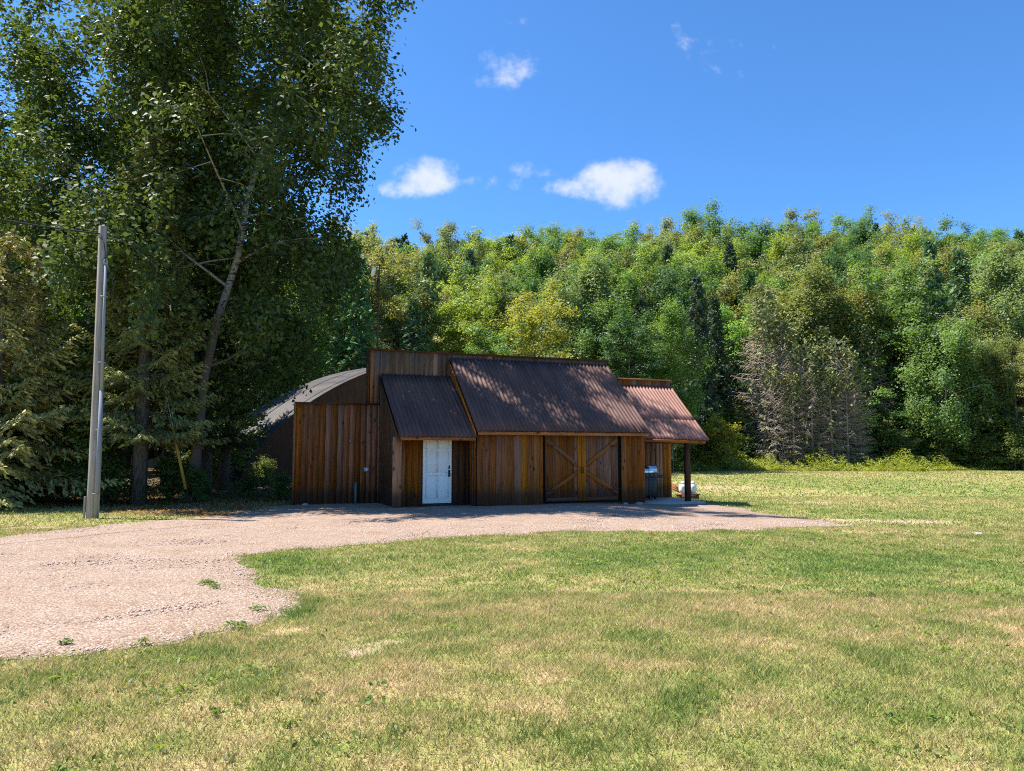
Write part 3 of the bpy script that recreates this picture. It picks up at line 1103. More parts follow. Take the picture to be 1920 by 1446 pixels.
# dish on a mast behind the tall wall
mw = s2w(-2.46, 0.32)
mast = thing('dish_mast', 'thin mast with a small white dish rising above the tall shed front', 'antenna', (mw[0], mw[1], 0))
MB().tube([(0, 0, 0), (0, 0, 6.6), (0.02, 0, 8.0)], [0.03, 0.028, 0.018], 8).build('mast', M_WOODD, mast)
dsh = MB()
prof = [(0.0, 0.0), (0.08, 0.006), (0.13, 0.02), (0.17, 0.036), (0.174, 0.04), (0.13, 0.03), (0.08, 0.014), (0.0, 0.01)]
dsh.lathe(prof, 24)
do = dsh.build('dish', M_WHITE, mast, (-0.14, 0.0, 7.72), (R(70), R(0), R(-100)), smooth=True)
MB().tube([(0.0, 0, 7.55), (-0.1, -0.0, 7.76)], 0.016, 6).build('bracket', M_BLACKMETAL, mast)
MB().box((-0.05, -0.05, 7.1), (0.05, 0.04, 7.5)).build('receiver_box', M_BLACKMETAL, mast)
MB().tube([(-0.11, 0, 0), (-0.11, 0, 5.5)], 0.012, 6).build('cable', M_WOODL, mast)

# ------------------------------------------------------------------ barbecue
bw_ = s2w(7.12, -0.75)
bbq = thing('gas_grill', 'black gas grill with a shiny lid under the awning', 'grill', (bw_[0], bw_[1], -0.045), TH)
cab = MB().box((-0.36, -0.24, 0.12), (0.36, 0.24, 0.80)).build('cabinet', M_BLACKMETAL, bbq)
bevel(cab, 0.012)
for a in (-0.35, 0.005):
    bevel(MB().box((a, -0.256, 0.15), (a + .345, -0.242, 0.74)).build('cabinet_door', M_BLACKMETAL, bbq), .006)
bevel(MB().box((-0.38, -0.29, 0.80), (0.38, 0.26, 0.96)).build('control_panel', M_BLACKMETAL, bbq), .012)
for i in range(4):
    MB().tube([(-0.27 + i * .18, -0.29, 0.88), (-0.27 + i * .18, -0.325, 0.88)], 0.026, 12).build('knob', M_STEEL if i == 9 else M_GREYPVC, bbq)
ld = MB()
npf = 9
prof = [(-0.28, 0.965), (-0.275, 1.08), (-0.23, 1.17), (-0.14, 1.225), (0.0, 1.24), (0.13, 1.21), (0.2, 1.12), (0.22, 0.965)]
for x in (-0.37, 0.37):
    for y, z in prof:
        ld.v.append((x, y, z))
for i in range(len(prof) - 1):
    ld.q.append((i, i + 8, i + 9, i + 1))
for s in (0, 8):
    ci = len(ld.v)
    ld.v.append((ld.v[s][0], 0, 0.965))
    for i in range(7):
        ld.t.append((s + i, s + i + 1, ci) if s == 0 else (s + i + 1, s + i, ci))
ld.build('lid', M_STEEL, bbq)
MB().tube([(-0.28, -0.27, 1.06), (-0.28, -0.33, 1.07), (0.28, -0.33, 1.07), (0.28, -0.27, 1.06)], 0.014, 8).build('lid_handle', M_STEEL, bbq)
for s in (-1, 1):
    sh = MB().box((s * .39 if s > 0 else -.72, -0.22, 0.84), (.76 if s > 0 else -.39, 0.22, 0.875))
    sh.box((s * .39 if s > 0 else -.72, -0.225, 0.77), (.76 if s > 0 else -.39, -0.20, 0.84))
    if s > 0:
        bevel(sh.build('side_shelf', M_BLACKMETAL, bbq), .006)
for sx in (-0.31, 0.31):
    for sy in (-0.2, 0.2):
        w_ = MB().tube([(sx - .02, sy, 0.055), (sx + .02, sy, 0.055)], 0.055, 14)
        w_.box((sx - .018, sy - .018, 0.06), (sx + .018, sy + .018, 0.125))
        w_.build('wheel', M_BLACKMETAL, bbq)

# dark coil hanging on the shed end
cw_ = s2w(8.80, 0.12)
coil = thing('hose_coil', 'dark coiled hose hanging at the right end of the shed wall', 'hose', (cw_[0], cw_[1], 0))
for i in range(5):
    pts = []
    rr = 0.24 - 0.012 * i
    for a in range(25):
        t = 2 * math.pi * a / 24
        pts.append((0.03 * (i - 2), rr * 0.35 * math.cos(t) * 1.6, 1.15 + rr * math.sin(t) * 1.5))
    MB().tube(pts, 0.017, 6, cap=False).build('loop', M_CABLE, coil)
MB().tube([(-0.09, 0, 1.49), (0.08, 0, 1.52)], 0.016, 6).build('hook', M_BLACKMETAL, coil)


# ------------------------------------------------------------------ propane tanks on a block
def tank(x, y, z, lab):
    t = thing('propane_tank', lab, 'tank', (x, y, z), R(20), 'propane tanks beside the shed')
    MB().lathe([(0.0, 0.035), (0.06, 0.035), (0.115, 0.06), (0.148, 0.11), (0.155, 0.16), (0.155, 0.27), (0.145, 0.325), (0.11, 0.365), (0.05, 0.385), (0.0, 0.388)], 24).build('body', M_TANK, t, smooth=True)
    MB().lathe([(0.105, 0.0), (0.112, 0.0), (0.112, 0.065), (0.105, 0.065), (0.105, 0.0)], 20).build('foot_ring', M_TANK, t)
    cm = MB()
    for s0 in (0.35, 3.5):
        pr_ = []
        for i in range(9):
            a = s0 + 2.2 * i / 8
            pr_.append((0.1 * math.cos(a), 0.1 * math.sin(a)))
        for i in range(8):
            (x0, y0), (x1, y1) = pr_[i], pr_[i + 1]
            cm.hexa([(x0, y0, .36), (x1, y1, .36), (x1 * .95, y1 * .95, .36), (x0 * .95, y0 * .95, .36), (x0, y0, .48), (x1, y1, .48), (x1 * .95, y1 * .95, .48), (x0 * .95, y0 * .95, .48)])
    cm.build('collar', M_TANK, t)
    MB().lathe([(0, .38), (.028, .38), (.028, .43), (.014, .44), (.014, .46), (.03, .46), (.03, .475), (0, .475)], 12).build('valve', M_STEEL, t)
    return t


bz = tz(6.8, 29.3)
blk = MB().box((-0.40, -0.16, 0), (0.40, -0.06, 0.14)).box((-0.40, 0.06, 0), (0.40, 0.16, 0.14)).box((-0.43, -0.2, 0.142), (0.43, 0.2, 0.18))
bo = blk.build('timber_block', M_WOODL, None, (6.82, 29.25, bz), (0, 0, R(6)))
tag(bo, 'low timber block under the two white propane tanks', 'block')
tank(6.63, 29.23, bz + 0.182, 'white propane tank standing left of the awning post')
tank(7.02, 29.28, bz + 0.182, 'white propane tank partly behind the awning post')
for i, nm_ in enumerate(('topmost', 'middle', 'lowest')):
    pl = beam('lumber_piece', None, (6.25 + .04 * i, 29.85 - .04 * i, tz(6.3, 29.8) + 0.60 - .12 * i), (7.0 - .05 * i, 29.75 + .08 * i, tz(7, 29.75) + 0.12), 0.08, 0.05, M_REDWOOD)
    tag(pl, f'{nm_} reddish piece of lumber in the heap behind the propane tanks', 'lumber', 'lumber pieces heaped behind the tanks')


# ------------------------------------------------------------------ stones
def stone(x, y, r, lab, flat=0.65, seed=0, white=False):
    q = np.random.RandomState(seed)
    V, T = [], []
    import bmesh
    bm = bmesh.new()
    bmesh.ops.create_icosphere(bm, subdivisions=3, radius=1)
    dirs = q.randn(9, 3)
    dirs /= np.linalg.norm(dirs, axis=1)[:, None]
    cut = 0.62 + 0.3 * q.rand(9)
    for v in bm.verts:
        c = np.array(v.co)
        for d_, k_ in zip(dirs, cut):
            s = c @ d_
            if s > k_:
                c = c - d_ * (s - k_) * 0.85
        v.co = Vector(c) * r
        v.co.z *= flat
    me_ = bpy.data.meshes.new('stone')
    bm.to_mesh(me_)
    bm.free()
    o = obj('stone', me_, M_STONE, None, (x, y, tz(x, y) + r * flat * 0.45), (0, 0, q.rand() * 6))
    tag(o, lab, 'stone')
    return o


sa = s2w(5.55, -3.02)
stone(sa[0], sa[1], 0.13, 'small pale stone at the foot of the boards right of the barn doors', 0.6, 1)
sa = s2w(5.05, -2.98)
stone(sa[0], sa[1], 0.09, 'smallest stone, beside the barn door gap', 0.6, 2)
sa = s2w(-4.75, -0.3)
stone(sa[0], sa[1], 0.1, 'flat stone at the left corner of the shed wall', 0.5, 3)
x_, y_ = gnd(1835, 1002)
stone(x_, y_, 0.085, 'pale flat stone alone in the lawn by the dirt track', 0.35, 4)
stone(20.6, 70.5, 0.95, 'large pale boulder in the weeds at the forest edge', 0.8, 5)
stone(19.0, 69.5, 0.6, 'low boulder left of the large pale boulder', 0.5, 6)

# ------------------------------------------------------------------ plants


def leaf_arr(c, size, rng, up=0.5, droop=0.0, aspect=0.62, outward=None, rnd_=1.0):
    """diamond leaves: returns verts (N*4,3)"""
    n_ = len(c)
    nrm = rng.randn(n_, 3) * rnd_
    nrm[:, 2] = np.abs(nrm[:, 2]) + up
    if outward is not None:
        nrm = nrm + outward
    nrm /= np.linalg.norm(nrm, axis=1)[:, None]
    a = rng.randn(n_, 3)
    a[:, 2] -= droop
    a -= nrm * (a * nrm).sum(1)[:, None]
    a /= np.linalg.norm(a, axis=1)[:, None] + 1e-9
    bb = np.cross(nrm, a)
    s = (size * (0.65 + 0.7 * rng.rand(n_)))[:, None]
    f_ = nrm * s * 0.10
    V = np.stack([c - a * s * .5, c + bb * s * aspect * .5 - a * s * .05 + f_, c + a * s * .5, c - bb * s * aspect * .5 - a * s * .05 + f_], 1)
    return V.reshape(-1, 3)


def leaf_mesh(name, V, tint):
    n_ = len(V) // 4
    q = np.arange(n_ * 4).reshape(-1, 4)
    return mesh_np(name, V, q, attrs={'tint': np.repeat(np.clip(tint, 0, 1), 4)})


def curve(p0, d, L, n_, rng, rise=0.0, wob=0.08):
    pts = [np.array(p0, float)]
    d = np.array(d, float)
    d /= np.linalg.norm(d)
    for i in range(n_):
        d = d + rng.randn(3) * wob
        d[2] += rise / n_
        d /= np.linalg.norm(d)
        pts.append(pts[-1] + d * L / n_)
    return pts


def make_broadleaf(H, hb, Rm, seed, leaf=0.2, n_limb=16, n_sub=5, per=60, sig=0.5, prof=None, trunk_r=0.16, lean=(0, 0), stems=1, hang=0.0, shell=True, up=0.6, tip_only=0.45):
    rng = np.random.RandomState(seed)
    tm = MB()
    centers, sz, dirs = [], [], []
    if prof is None:
        prof = lambda t: (math.sin(math.pi * min(1, 0.12 + 0.86 * t)) ** 0.7)
    for s in range(stems):
        a = 6.28 * s / stems + rng.rand()
        sp = 0 if stems == 1 else 0.16
        top = np.array([lean[0] + sp * H * 0.35 * math.cos(a), lean[1] + sp * H * 0.35 * math.sin(a), H * 0.95])
        base = np.array([0.25 * math.cos(a), 0.25 * math.sin(a), -0.15]) * (stems > 1) + np.array([0, 0, -0.15]) * (stems == 1)
        npt = 9
        tp = []
        for i in range(npt + 1):
            t = i / npt
            p = base * (1 - t) + top * t
            p[:2] += np.array(lean) * (t * t - t) * 0.6 + rng.randn(2) * 0.005 * H * (0 < i)
            tp.append(p)
        tr = [trunk_r * (1.25 if i == 0 else 1) * (1 - 0.93 * i / npt) + 0.012 for i in range(npt + 1)]
        tm.tube(tp, tr, 8)
        tp = np.array(tp)
        for i in range(n_limb):
            t = hb / H + (1 - hb / H) * ((i + rng.rand()) / n_limb) ** 0.9 * 0.96
            f = t * npt
            j = min(int(f), npt - 1)
            p0 = tp[j] * (1 - f + j) + tp[j + 1] * (f - j)
            r0 = tr[j] * 0.42
            az = i * 2.39996 + rng.rand() * 0.9 + s
            rel = (t - hb / H) / (1 - hb / H)
            L = Rm * prof(rel) * (0.75 + 0.5 * rng.rand())
            el = 0.25 + 0.75 * rel + 0.25 * rng.randn() * 0.6
            d = np.array([math.cos(az) * math.cos(el), math.sin(az) * math.cos(el), math.sin(el)])
            cp = curve(p0, d, L, 5, rng, rise=-0.25 if hang else 0.15, wob=0.1)
            tm.tube(cp, [max(0.014, r0 * (1 - 0.8 * k / 5)) for k in range(6)], 5, cap=False)
            cp = np.array(cp)
            for k in range(n_sub):
                u = 0.3 + 0.7 * (k + rng.rand() * .9) / n_sub
                f2 = min(u * 5, 4.999)
                j2 = int(f2)
                q0 = cp[j2] * (1 - f2 + j2) + cp[j2 + 1] * (f2 - j2)
                dd = (cp[j2 + 1] - cp[j2])
                dd = dd / (np.linalg.norm(dd) + 1e-9) + rng.randn(3) * 0.75
                dd[2] += 0.1 - hang * 0.6
                sl = L * (0.16 + 0.3 * rng.rand())
                cq = curve(q0, dd, sl, 3, rng, rise=-hang * 1.6, wob=0.12)
                tm.tube(cq, [0.02, 0.014, 0.010, 0.006], 4, cap=False)
                centers.append(cq[2])
                centers.append(cq[3])
                if hang:
                    centers.append(cq[3] - np.array([0, 0, 0.35 + 0.5 * rng.rand()]))
            centers.append(cp[-1])
        centers.append(tp[-1])
        centers.append(tp[-2])
    cen = np.array(centers)
    nC = len(cen)
    sgc = sig * (0.6 + 0.8 * rng.rand(nC))
    k = np.maximum(8, (per * (sgc / sig) ** 1.6).astype(int))
    ci = np.repeat(np.arange(nC), k)
    o = rng.randn(len(ci), 3)
    if shell:
        nn = np.linalg.norm(o, axis=1)[:, None]
        o = o / nn * (0.30 + 1.05 * rng.rand(len(ci), 1) ** 0.8)
        o[:, 2] = np.where(o[:, 2] < -0.25, o[:, 2] * 0.35, o[:, 2]) * 0.75
    else:
        o *= 0.55
        o[:, 2] = o[:, 2] * (1.0 + hang) - 0.2 * hang
    pos = cen[ci] + o * sgc[ci][:, None]
    ax = np.zeros(3)
    outw = pos - np.array([lean[0] * .5, lean[1] * .5, hb + (H - hb) * 0.35])
    outw /= np.linalg.norm(outw, axis=1)[:, None] + 1e-6
    cb_ = rng.randn(nC, 3) * 0.35
    V = leaf_arr(pos, leaf * np.ones(len(pos)), rng, up=up, droop=1.2 * hang, outward=outw * 0.5 + o * (1.0 if shell else 0.5) + cb_[ci], rnd_=0.85 if shell else 0.8)
    tint = 0.44 + 0.12 * rng.randn(nC)[ci] + 0.24 * rng.randn(len(ci))
    cm_ = leaf_mesh('crown', V, tint)
    tmesh = mesh_np('trunk', tm.v, tm.q, tm.t if tm.t else None, smooth=True)
    return tmesh, cm_


def make_spruce(H, Rm, seed, hb=0.6, whorl=0.42, nbr=6, ntw=8, nq=3, qs=0.16, dead=0.0, trunk_r=0.14, droop=0.35, shape=0.85, sparse=1.0, needle_tint=0.4):
    """dead = share of the height with bare twigs instead of needles"""
    rng = np.random.RandomState(seed)
    tm = MB()
    dm = MB()
    tm.tube([(0, 0, -0.15), (0.02, 0, H * .3), (-.03, .02, H * .65), (0, 0, H)], [trunk_r * 1.15, trunk_r * .85, trunk_r * .5, 0.012], 8)
    cs, A, tint, szs = [], [], [], []
    z = hb
    i = 0
    while z < H - 0.15:
        t = (z - hb) / (H - hb)
        for k in range(nbr):
            az = 6.283 * k / nbr + i * 1.1 + rng.randn() * 0.25
            zz = z + rng.rand() * whorl
            L = Rm * ((1 - t) ** shape) * (0.7 + 0.5 * rng.rand()) + 0.12
            isdead = (t < dead) and rng.rand() < 0.9
            h = np.array([math.cos(az), math.sin(az), 0])
            dr = droop * (1 - t) + rng.randn() * 0.06 - 0.45 * t
            npp = 6
            ss = np.linspace(0, 1, npp)
            pts = np.array([0, 0, zz]) + h[None] * (L * ss)[:, None]
            pts[:, 2] += -dr * L * ss ** 1.3 + 0.22 * L * ss ** 3 * (0.4 if isdead else 1)
            if isdead:
                dm.tube(pts, [0.034, 0.029, 0.024, 0.019, 0.014, 0.008], 3, cap=False)
            else:
                tm.tube(pts[::1], [0.03 * min(1, L / 2 + .2), 0.02, 0.016, 0.012, 0.01, 0.005], 3, cap=False)
            side = np.array([-h[1], h[0], 0])
            nt_ = max(3, int(ntw * (0.35 + 0.65 * L / Rm) * (0.9 if isdead else sparse)))
            for q in range(nt_):
                u = 0.18 + 0.82 * (q + rng.rand()) / nt_
                f = min(u * (npp - 1), npp - 1.001)
                j = int(f)
                p = pts[j] * (1 - f + j) + pts[j + 1] * (f - j)
                sg = 1 if q % 2 else -1
                tl = L * 0.42 * (1.05 - u) + 0.10 + 0.1 * rng.rand()
                d = h * 0.75 + side * sg * 0.8 + np.array([0, 0, -0.28 - 0.3 * rng.rand()]) + rng.randn(3) * 0.12
                d /= np.linalg.norm(d)
                if isdead:
                    dm.tube([p, p + d * tl * .5, p + d * tl + np.array([0, 0, -.1 * tl])], [0.016, 0.012, 0.006], 3, cap=False)
                    if rng.rand() < 0.95:
                        continue
                m_ = max(1, int(nq * (0.5 + tl / (0.42 * Rm + .1))))
                for r_ in range(m_):
                    cs.append(p + d * tl * (r_ + 0.6) / m_ + rng.randn(3) * 0.03)
                    A.append(d + rng.randn(3) * 0.28)
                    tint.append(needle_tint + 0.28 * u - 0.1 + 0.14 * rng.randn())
                    szs.append(qs * (0.7 + 0.6 * rng.rand()) * (0.8 + 0.5 * tl))
            if not isdead:
                cs.append(pts[-1])
                A.append(pts[-1] - pts[-2])
                tint.append(needle_tint + .3)
                szs.append(qs)
        z += whorl * (0.8 + 0.4 * rng.rand())
        i += 1
    for k in range(5):
        cs.append(np.array([0, 0, H - 0.12 * k]))
        A.append(np.array([0.1 * math.cos(k), .1 * math.sin(k), 1]))
        tint.append(needle_tint + .2)
        szs.append(qs)
    cs = np.array(cs)
    A = np.array(A)
    A /= np.linalg.norm(A, axis=1)[:, None] + 1e-9
    nrm = rng.randn(len(cs), 3) * 0.6
    nrm[:, 2] += 0.8
    bb = np.cross(nrm, A)
    bb /= np.linalg.norm(bb, axis=1)[:, None] + 1e-9
    s = np.array(szs)[:, None]
    V = np.stack([cs - A * s * .55, cs + bb * s * .26, cs + A * s * .75 + np.array([0, 0, -.12]) * s, cs - bb * s * .26], 1).reshape(-1, 3)
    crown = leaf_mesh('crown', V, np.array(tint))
    trunk = mesh_np('trunk', tm.v, tm.q, tm.t, smooth=True)
    twigs = mesh_np('dead_branches', dm.v, dm.q) if dm.q else None
    return trunk, crown, twigs


def plant_tree(name, label, cat, protos, x, y, col, rz, scale, bark, leafmat, group=None, sz_=1.0, z=None):
    tr, cr, tw = (list(protos) + [None])[:3]
    t = thing(name, label, cat, (x, y, tz(x, y) if z is None else z), rz, group)
    t.scale = (scale, scale, scale * sz_)
    if not tr.materials:
        tr.materials.append(bark)
    if not cr.materials:
        cr.materials.append(leafmat)
    a = obj('trunk', tr, bark, t)
    c = obj('crown', cr, leafmat, t)
    c.color = (*col, 1)
    if tw:
        obj('dead_branches', tw, M_DEADTWIG, t)
    return t


# near birches and spruces on the left
bp = lambda t: 0.62 + 0.5 * math.sin(math.pi * min(1, t * 0.9 + 0.08)) * (1 - 0.3 * t)
BIRCH = [make_broadleaf(21, 4.4, 4.0, 21, leaf=0.185, n_limb=26, n_sub=5, per=84, sig=0.50, prof=bp, trunk_r=0.19, lean=(0.6, -0.3), hang=0.35, shell=False, up=0.4),
         make_broadleaf(20, 4.8, 3.9, 22, leaf=0.18, n_limb=26, n_sub=5, per=84, sig=0.50, prof=bp, trunk_r=0.18, lean=(4.2, -0.6), hang=0.32, shell=False, up=0.4)]
NSPR = [make_spruce(14.5, 3.0, 31, hb=2.5, whorl=0.5, nbr=6, ntw=30, nq=12, qs=0.125, droop=0.30, trunk_r=0.27, shape=0.7),
        make_spruce(8.5, 3.3, 32, hb=0.9, whorl=0.42, nbr=6, ntw=30, nq=12, qs=0.125, droop=0.34, trunk_r=0.16, shape=0.62)]

near = [
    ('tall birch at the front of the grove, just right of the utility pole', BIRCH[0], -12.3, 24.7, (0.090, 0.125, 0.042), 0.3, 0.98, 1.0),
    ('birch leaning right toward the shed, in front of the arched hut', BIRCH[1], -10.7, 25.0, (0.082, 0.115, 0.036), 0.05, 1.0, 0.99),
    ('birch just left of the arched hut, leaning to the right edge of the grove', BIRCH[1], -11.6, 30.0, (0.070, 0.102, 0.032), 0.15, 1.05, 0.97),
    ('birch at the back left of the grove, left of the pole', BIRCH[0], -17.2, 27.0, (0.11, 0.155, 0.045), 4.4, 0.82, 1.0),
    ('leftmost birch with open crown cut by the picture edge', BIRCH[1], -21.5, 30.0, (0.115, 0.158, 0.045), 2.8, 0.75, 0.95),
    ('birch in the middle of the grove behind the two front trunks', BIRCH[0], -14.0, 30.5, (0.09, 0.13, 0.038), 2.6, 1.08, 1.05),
]
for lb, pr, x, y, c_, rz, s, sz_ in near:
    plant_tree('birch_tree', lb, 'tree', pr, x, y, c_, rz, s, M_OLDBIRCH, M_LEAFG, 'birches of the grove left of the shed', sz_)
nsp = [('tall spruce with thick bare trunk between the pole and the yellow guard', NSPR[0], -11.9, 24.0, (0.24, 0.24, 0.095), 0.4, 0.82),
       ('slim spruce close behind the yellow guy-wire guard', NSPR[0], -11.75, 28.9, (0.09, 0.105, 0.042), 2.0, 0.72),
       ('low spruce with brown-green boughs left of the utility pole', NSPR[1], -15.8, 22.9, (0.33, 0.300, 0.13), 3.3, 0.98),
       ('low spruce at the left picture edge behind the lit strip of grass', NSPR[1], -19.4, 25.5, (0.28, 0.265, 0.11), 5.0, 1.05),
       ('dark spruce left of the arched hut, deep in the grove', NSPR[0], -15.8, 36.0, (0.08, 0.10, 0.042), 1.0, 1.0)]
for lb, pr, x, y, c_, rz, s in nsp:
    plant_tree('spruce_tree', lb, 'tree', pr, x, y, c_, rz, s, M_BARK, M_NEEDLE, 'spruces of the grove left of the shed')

# forest prototypes
mp = lambda t: 0.6 + 0.55 * math.sin(math.pi * min(1, 0.05 + 0.9 * t))
ap = lambda t: 0.65 + 0.4 * math.sin(math.pi * min(1, 0.1 + 0.85 * t))
MAPLE = [make_broadleaf(14, 2.2, 4.0, 41, leaf=0.22, n_limb=22, n_sub=4, per=88, sig=0.68, prof=mp, trunk_r=0.18),
         make_broadleaf(13, 1.8, 4.3, 42, leaf=0.22, n_limb=22, n_sub=4, per=88, sig=0.72, prof=mp, trunk_r=0.18),
         make_broadleaf(15, 2.8, 3.7, 43, leaf=0.21, n_limb=24, n_sub=4, per=84, sig=0.64, prof=mp, trunk_r=0.18)]
ASPEN = [make_broadleaf(16, 3.2, 2.9, 51, leaf=0.19, n_limb=26, n_sub=5, per=62, sig=0.55, prof=ap, trunk_r=0.14, shell=False, up=0.3, hang=0.12),
         make_broadleaf(15, 2.6, 3.2, 52, leaf=0.19, n_limb=26, n_sub=5, per=62, sig=0.58, prof=ap, trunk_r=0.14, shell=False, up=0.3, hang=0.12)]
WBIRCH = [make_broadleaf(13.5, 3.2, 3.0, 55, leaf=0.22, n_limb=22, n_sub=5, per=44, sig=0.6, prof=ap, trunk_r=0.12, shell=False, up=0.3, hang=0.2, stems=2)]
SPRUCE = [make_spruce(14, 2.3, 61, hb=0.8, whorl=0.5, nbr=7, ntw=9, nq=3, qs=0.42, droop=0.3),
          make_spruce(16, 2.1, 62, hb=1.2, whorl=0.5, nbr=7, ntw=9, nq=3, qs=0.42, droop=0.25, shape=0.8)]
DEADSP = [make_spruce(13, 2.7, 71, hb=0.6, whorl=0.40, nbr=6, ntw=13, nq=5, qs=0.30, droop=0.30, dead=0.66, trunk_r=0.16, sparse=0.42, shape=0.5),
          make_spruce(10.5, 2.5, 72, hb=0.5, whorl=0.38, nbr=6, ntw=13, nq=5, qs=0.28, droop=0.22, dead=0.78, trunk_r=0.14, sparse=0.42, shape=0.45)]
KIND = {
    'maple': (MAPLE, M_BARK, M_LEAF, 'maple_tree', (13, 15)),
    'aspen': (ASPEN, M_ASPEN, M_LEAF, 'aspen_tree', (15, 16)),
    'birch': (WBIRCH, M_BIRCH, M_LEAF, 'birch_tree', (13.5,)),
    'spruce': (SPRUCE, M_BARK, M_NEEDLE, 'spruce_tree', (14, 16)),
    'dead': (DEADSP, M_DEADTWIG, M_NEEDLE, 'spruce_tree', (13, 10.5)),
}
PROTO_H = {'maple': [14, 13, 15], 'aspen': [16, 15], 'birch': [13.5], 'spruce': [14, 16], 'dead': [13, 10.5]}
def crown_top(me_):
    co = np.empty(len(me_.vertices) * 3, np.float32)
    me_.vertices.foreach_get('co', co)
    return float(np.percentile(co[2::3], 99.6))


PROTO_H = {k: [crown_top(p[1]) for p in v[0]] for k, v in KIND.items()}
COLS = {
    'mid green': (0.060, 0.100, 0.033), 'deep green': (0.035, 0.068, 0.029), 'yellow-green': (0.109, 0.138, 0.031), 'golden green': (0.136, 0.142, 0.029),
    'grey-green': (0.085, 0.109, 0.054), 'olive': (0.097, 0.104, 0.044), 'fresh green': (0.082, 0.133, 0.039), 'rust-tinged': (0.121, 0.106, 0.043),
    'dark': (0.025, 0.038, 0.027), 'brownish': (0.082, 0.088, 0.042), 'blue-green': (0.044, 0.071, 0.041),
}
frng = random.Random(77)
forest = []     # (kind, colour name, proto index, x, y, scale, row)


def at_px(px, d):
    return (px - 960) / FPX * d


def ftree(kind, cname, px, d, top_py, row, idx=None):
    dx, dy = at_px(px, d) + 12.5, d - 34.6
    if -1.5 < dx * math.cos(HUT) + dy * math.sin(HUT) < 2 * HW + 1.5 and -2 < -dx * math.sin(HUT) + dy * math.cos(HUT) < HL + 3:
        d += 14
    """tree at distance d whose top reaches the given height"""
    x = at_px(px, d)
    ztop = EYE + ray(px, top_py)[1] * d
    h = ztop - tz(x, d)
    i = frng.randrange(len(PROTO_H[kind])) if idx is None else idx
    forest.append((kind, cname, i, x, d, h / PROTO_H[kind][i], row))


E1 = 'edge'
for a in [
    ('spruce', 'grey-green', 800, 62, 474, E1, 0), ('spruce', 'blue-green', 772, 58, 560, E1, 0),
    ('maple', 'yellow-green', 880, 60, 526, E1, 2), ('maple', 'golden green', 1000, 58, 538, E1, 1), ('maple', 'mid green', 935, 55, 610, E1, 0),
    ('aspen', 'grey-green', 1105, 66, 482, E1, 0), ('aspen', 'grey-green', 1062, 68, 510, E1, 1), ('maple', 'deep green', 1180, 60, 585, E1, 0),
    ('aspen', 'fresh green', 1258, 63, 572, E1, 0), ('aspen', 'fresh green', 1235, 66, 600, E1, 1), ('aspen', 'mid green', 1140, 64, 560, E1, 1),
    ('spruce', 'dark', 1312, 72, 520, E1, 1), ('spruce', 'dark', 1345, 75, 560, E1, 1), ('maple', 'fresh green', 1398, 80, 575, E1, 0),
    ('dead', 'brownish', 1437, 72, 532, E1, 0), ('dead', 'brownish', 1290, 74, 640, E1, 0),
    ('dead', 'brownish', 1470, 71.2, 600, E1, 1), ('dead', 'brownish', 1503, 70.4, 640, E1, 1), ('dead', 'brownish', 1540, 71.6, 650, E1, 0),
    ('dead', 'brownish', 1572, 70.6, 630, E1, 1), ('dead', 'brownish', 1602, 71, 660, E1, 0), ('dead', 'brownish', 1635, 75, 640, E1, 1), ('dead', 'brownish', 1415, 74.5, 640, E1, 1), ('dead', 'brownish', 1452, 69.8, 690, E1, 1), ('dead', 'brownish', 1522, 69.6, 700, E1, 1), ('dead', 'brownish', 1558, 69.4, 690, E1, 0), ('dead', 'brownish', 1588, 69.7, 700, E1, 1), ('dead', 'brownish', 1487, 69.5, 700, E1, 0),
    ('aspen', 'olive', 1535, 77, 500, E1, 0), ('aspen', 'olive', 1590, 78, 540, E1, 1), ('birch', 'olive', 1490, 79, 545, E1, 0),
    ('maple', 'mid green', 1660, 77, 500, E1, 0), ('maple', 'fresh green', 1625, 76, 640, E1, 1), ('maple', 'deep green', 1690, 78, 560, E1, 2),
    ('birch', 'mid green', 1768, 71.5, 605, E1, 0), ('aspen', 'mid green', 1732, 76, 590, E1, 0), ('aspen', 'olive', 1848, 76, 575, E1, 0), ('maple', 'olive', 1800, 77, 600, E1, 1), ('spruce', 'deep green', 1725, 72.5, 745, E1, 0), ('birch', 'grey-green', 1812, 74, 625, E1, 0),
    ('aspen', 'grey-green', 1860, 72, 640, E1, 1), ('maple', 'olive', 1905, 70, 640, E1, 0), ('spruce', 'dark', 1835, 73, 700, E1, 0),
    ('spruce', 'deep green', 1880, 70.5, 745, E1, 0), ('aspen', 'olive', 1965, 71, 620, E1, 1), ('spruce', 'dark', 1920, 73, 690, E1, 1),
    ('spruce', 'blue-green', 1760, 82, 455, E1, 1), ('spruce', 'blue-green', 1815, 84, 470, E1, 0), ('aspen', 'grey-green', 1895, 80, 470, E1, 0), ('aspen', 'grey-green', 1945, 78, 480, E1, 1),
    ('spruce', 'dark', 1375, 77, 640, E1, 0), ('spruce', 'dark', 1700, 75, 700, E1, 0), ('maple', 'deep green', 1660, 74, 760, E1, 1), ('spruce', 'dark', 1785, 74, 680, E1, 1),
    ('spruce', 'dark', 1205, 70, 560, E1, 0),
]:
    ftree(*a)
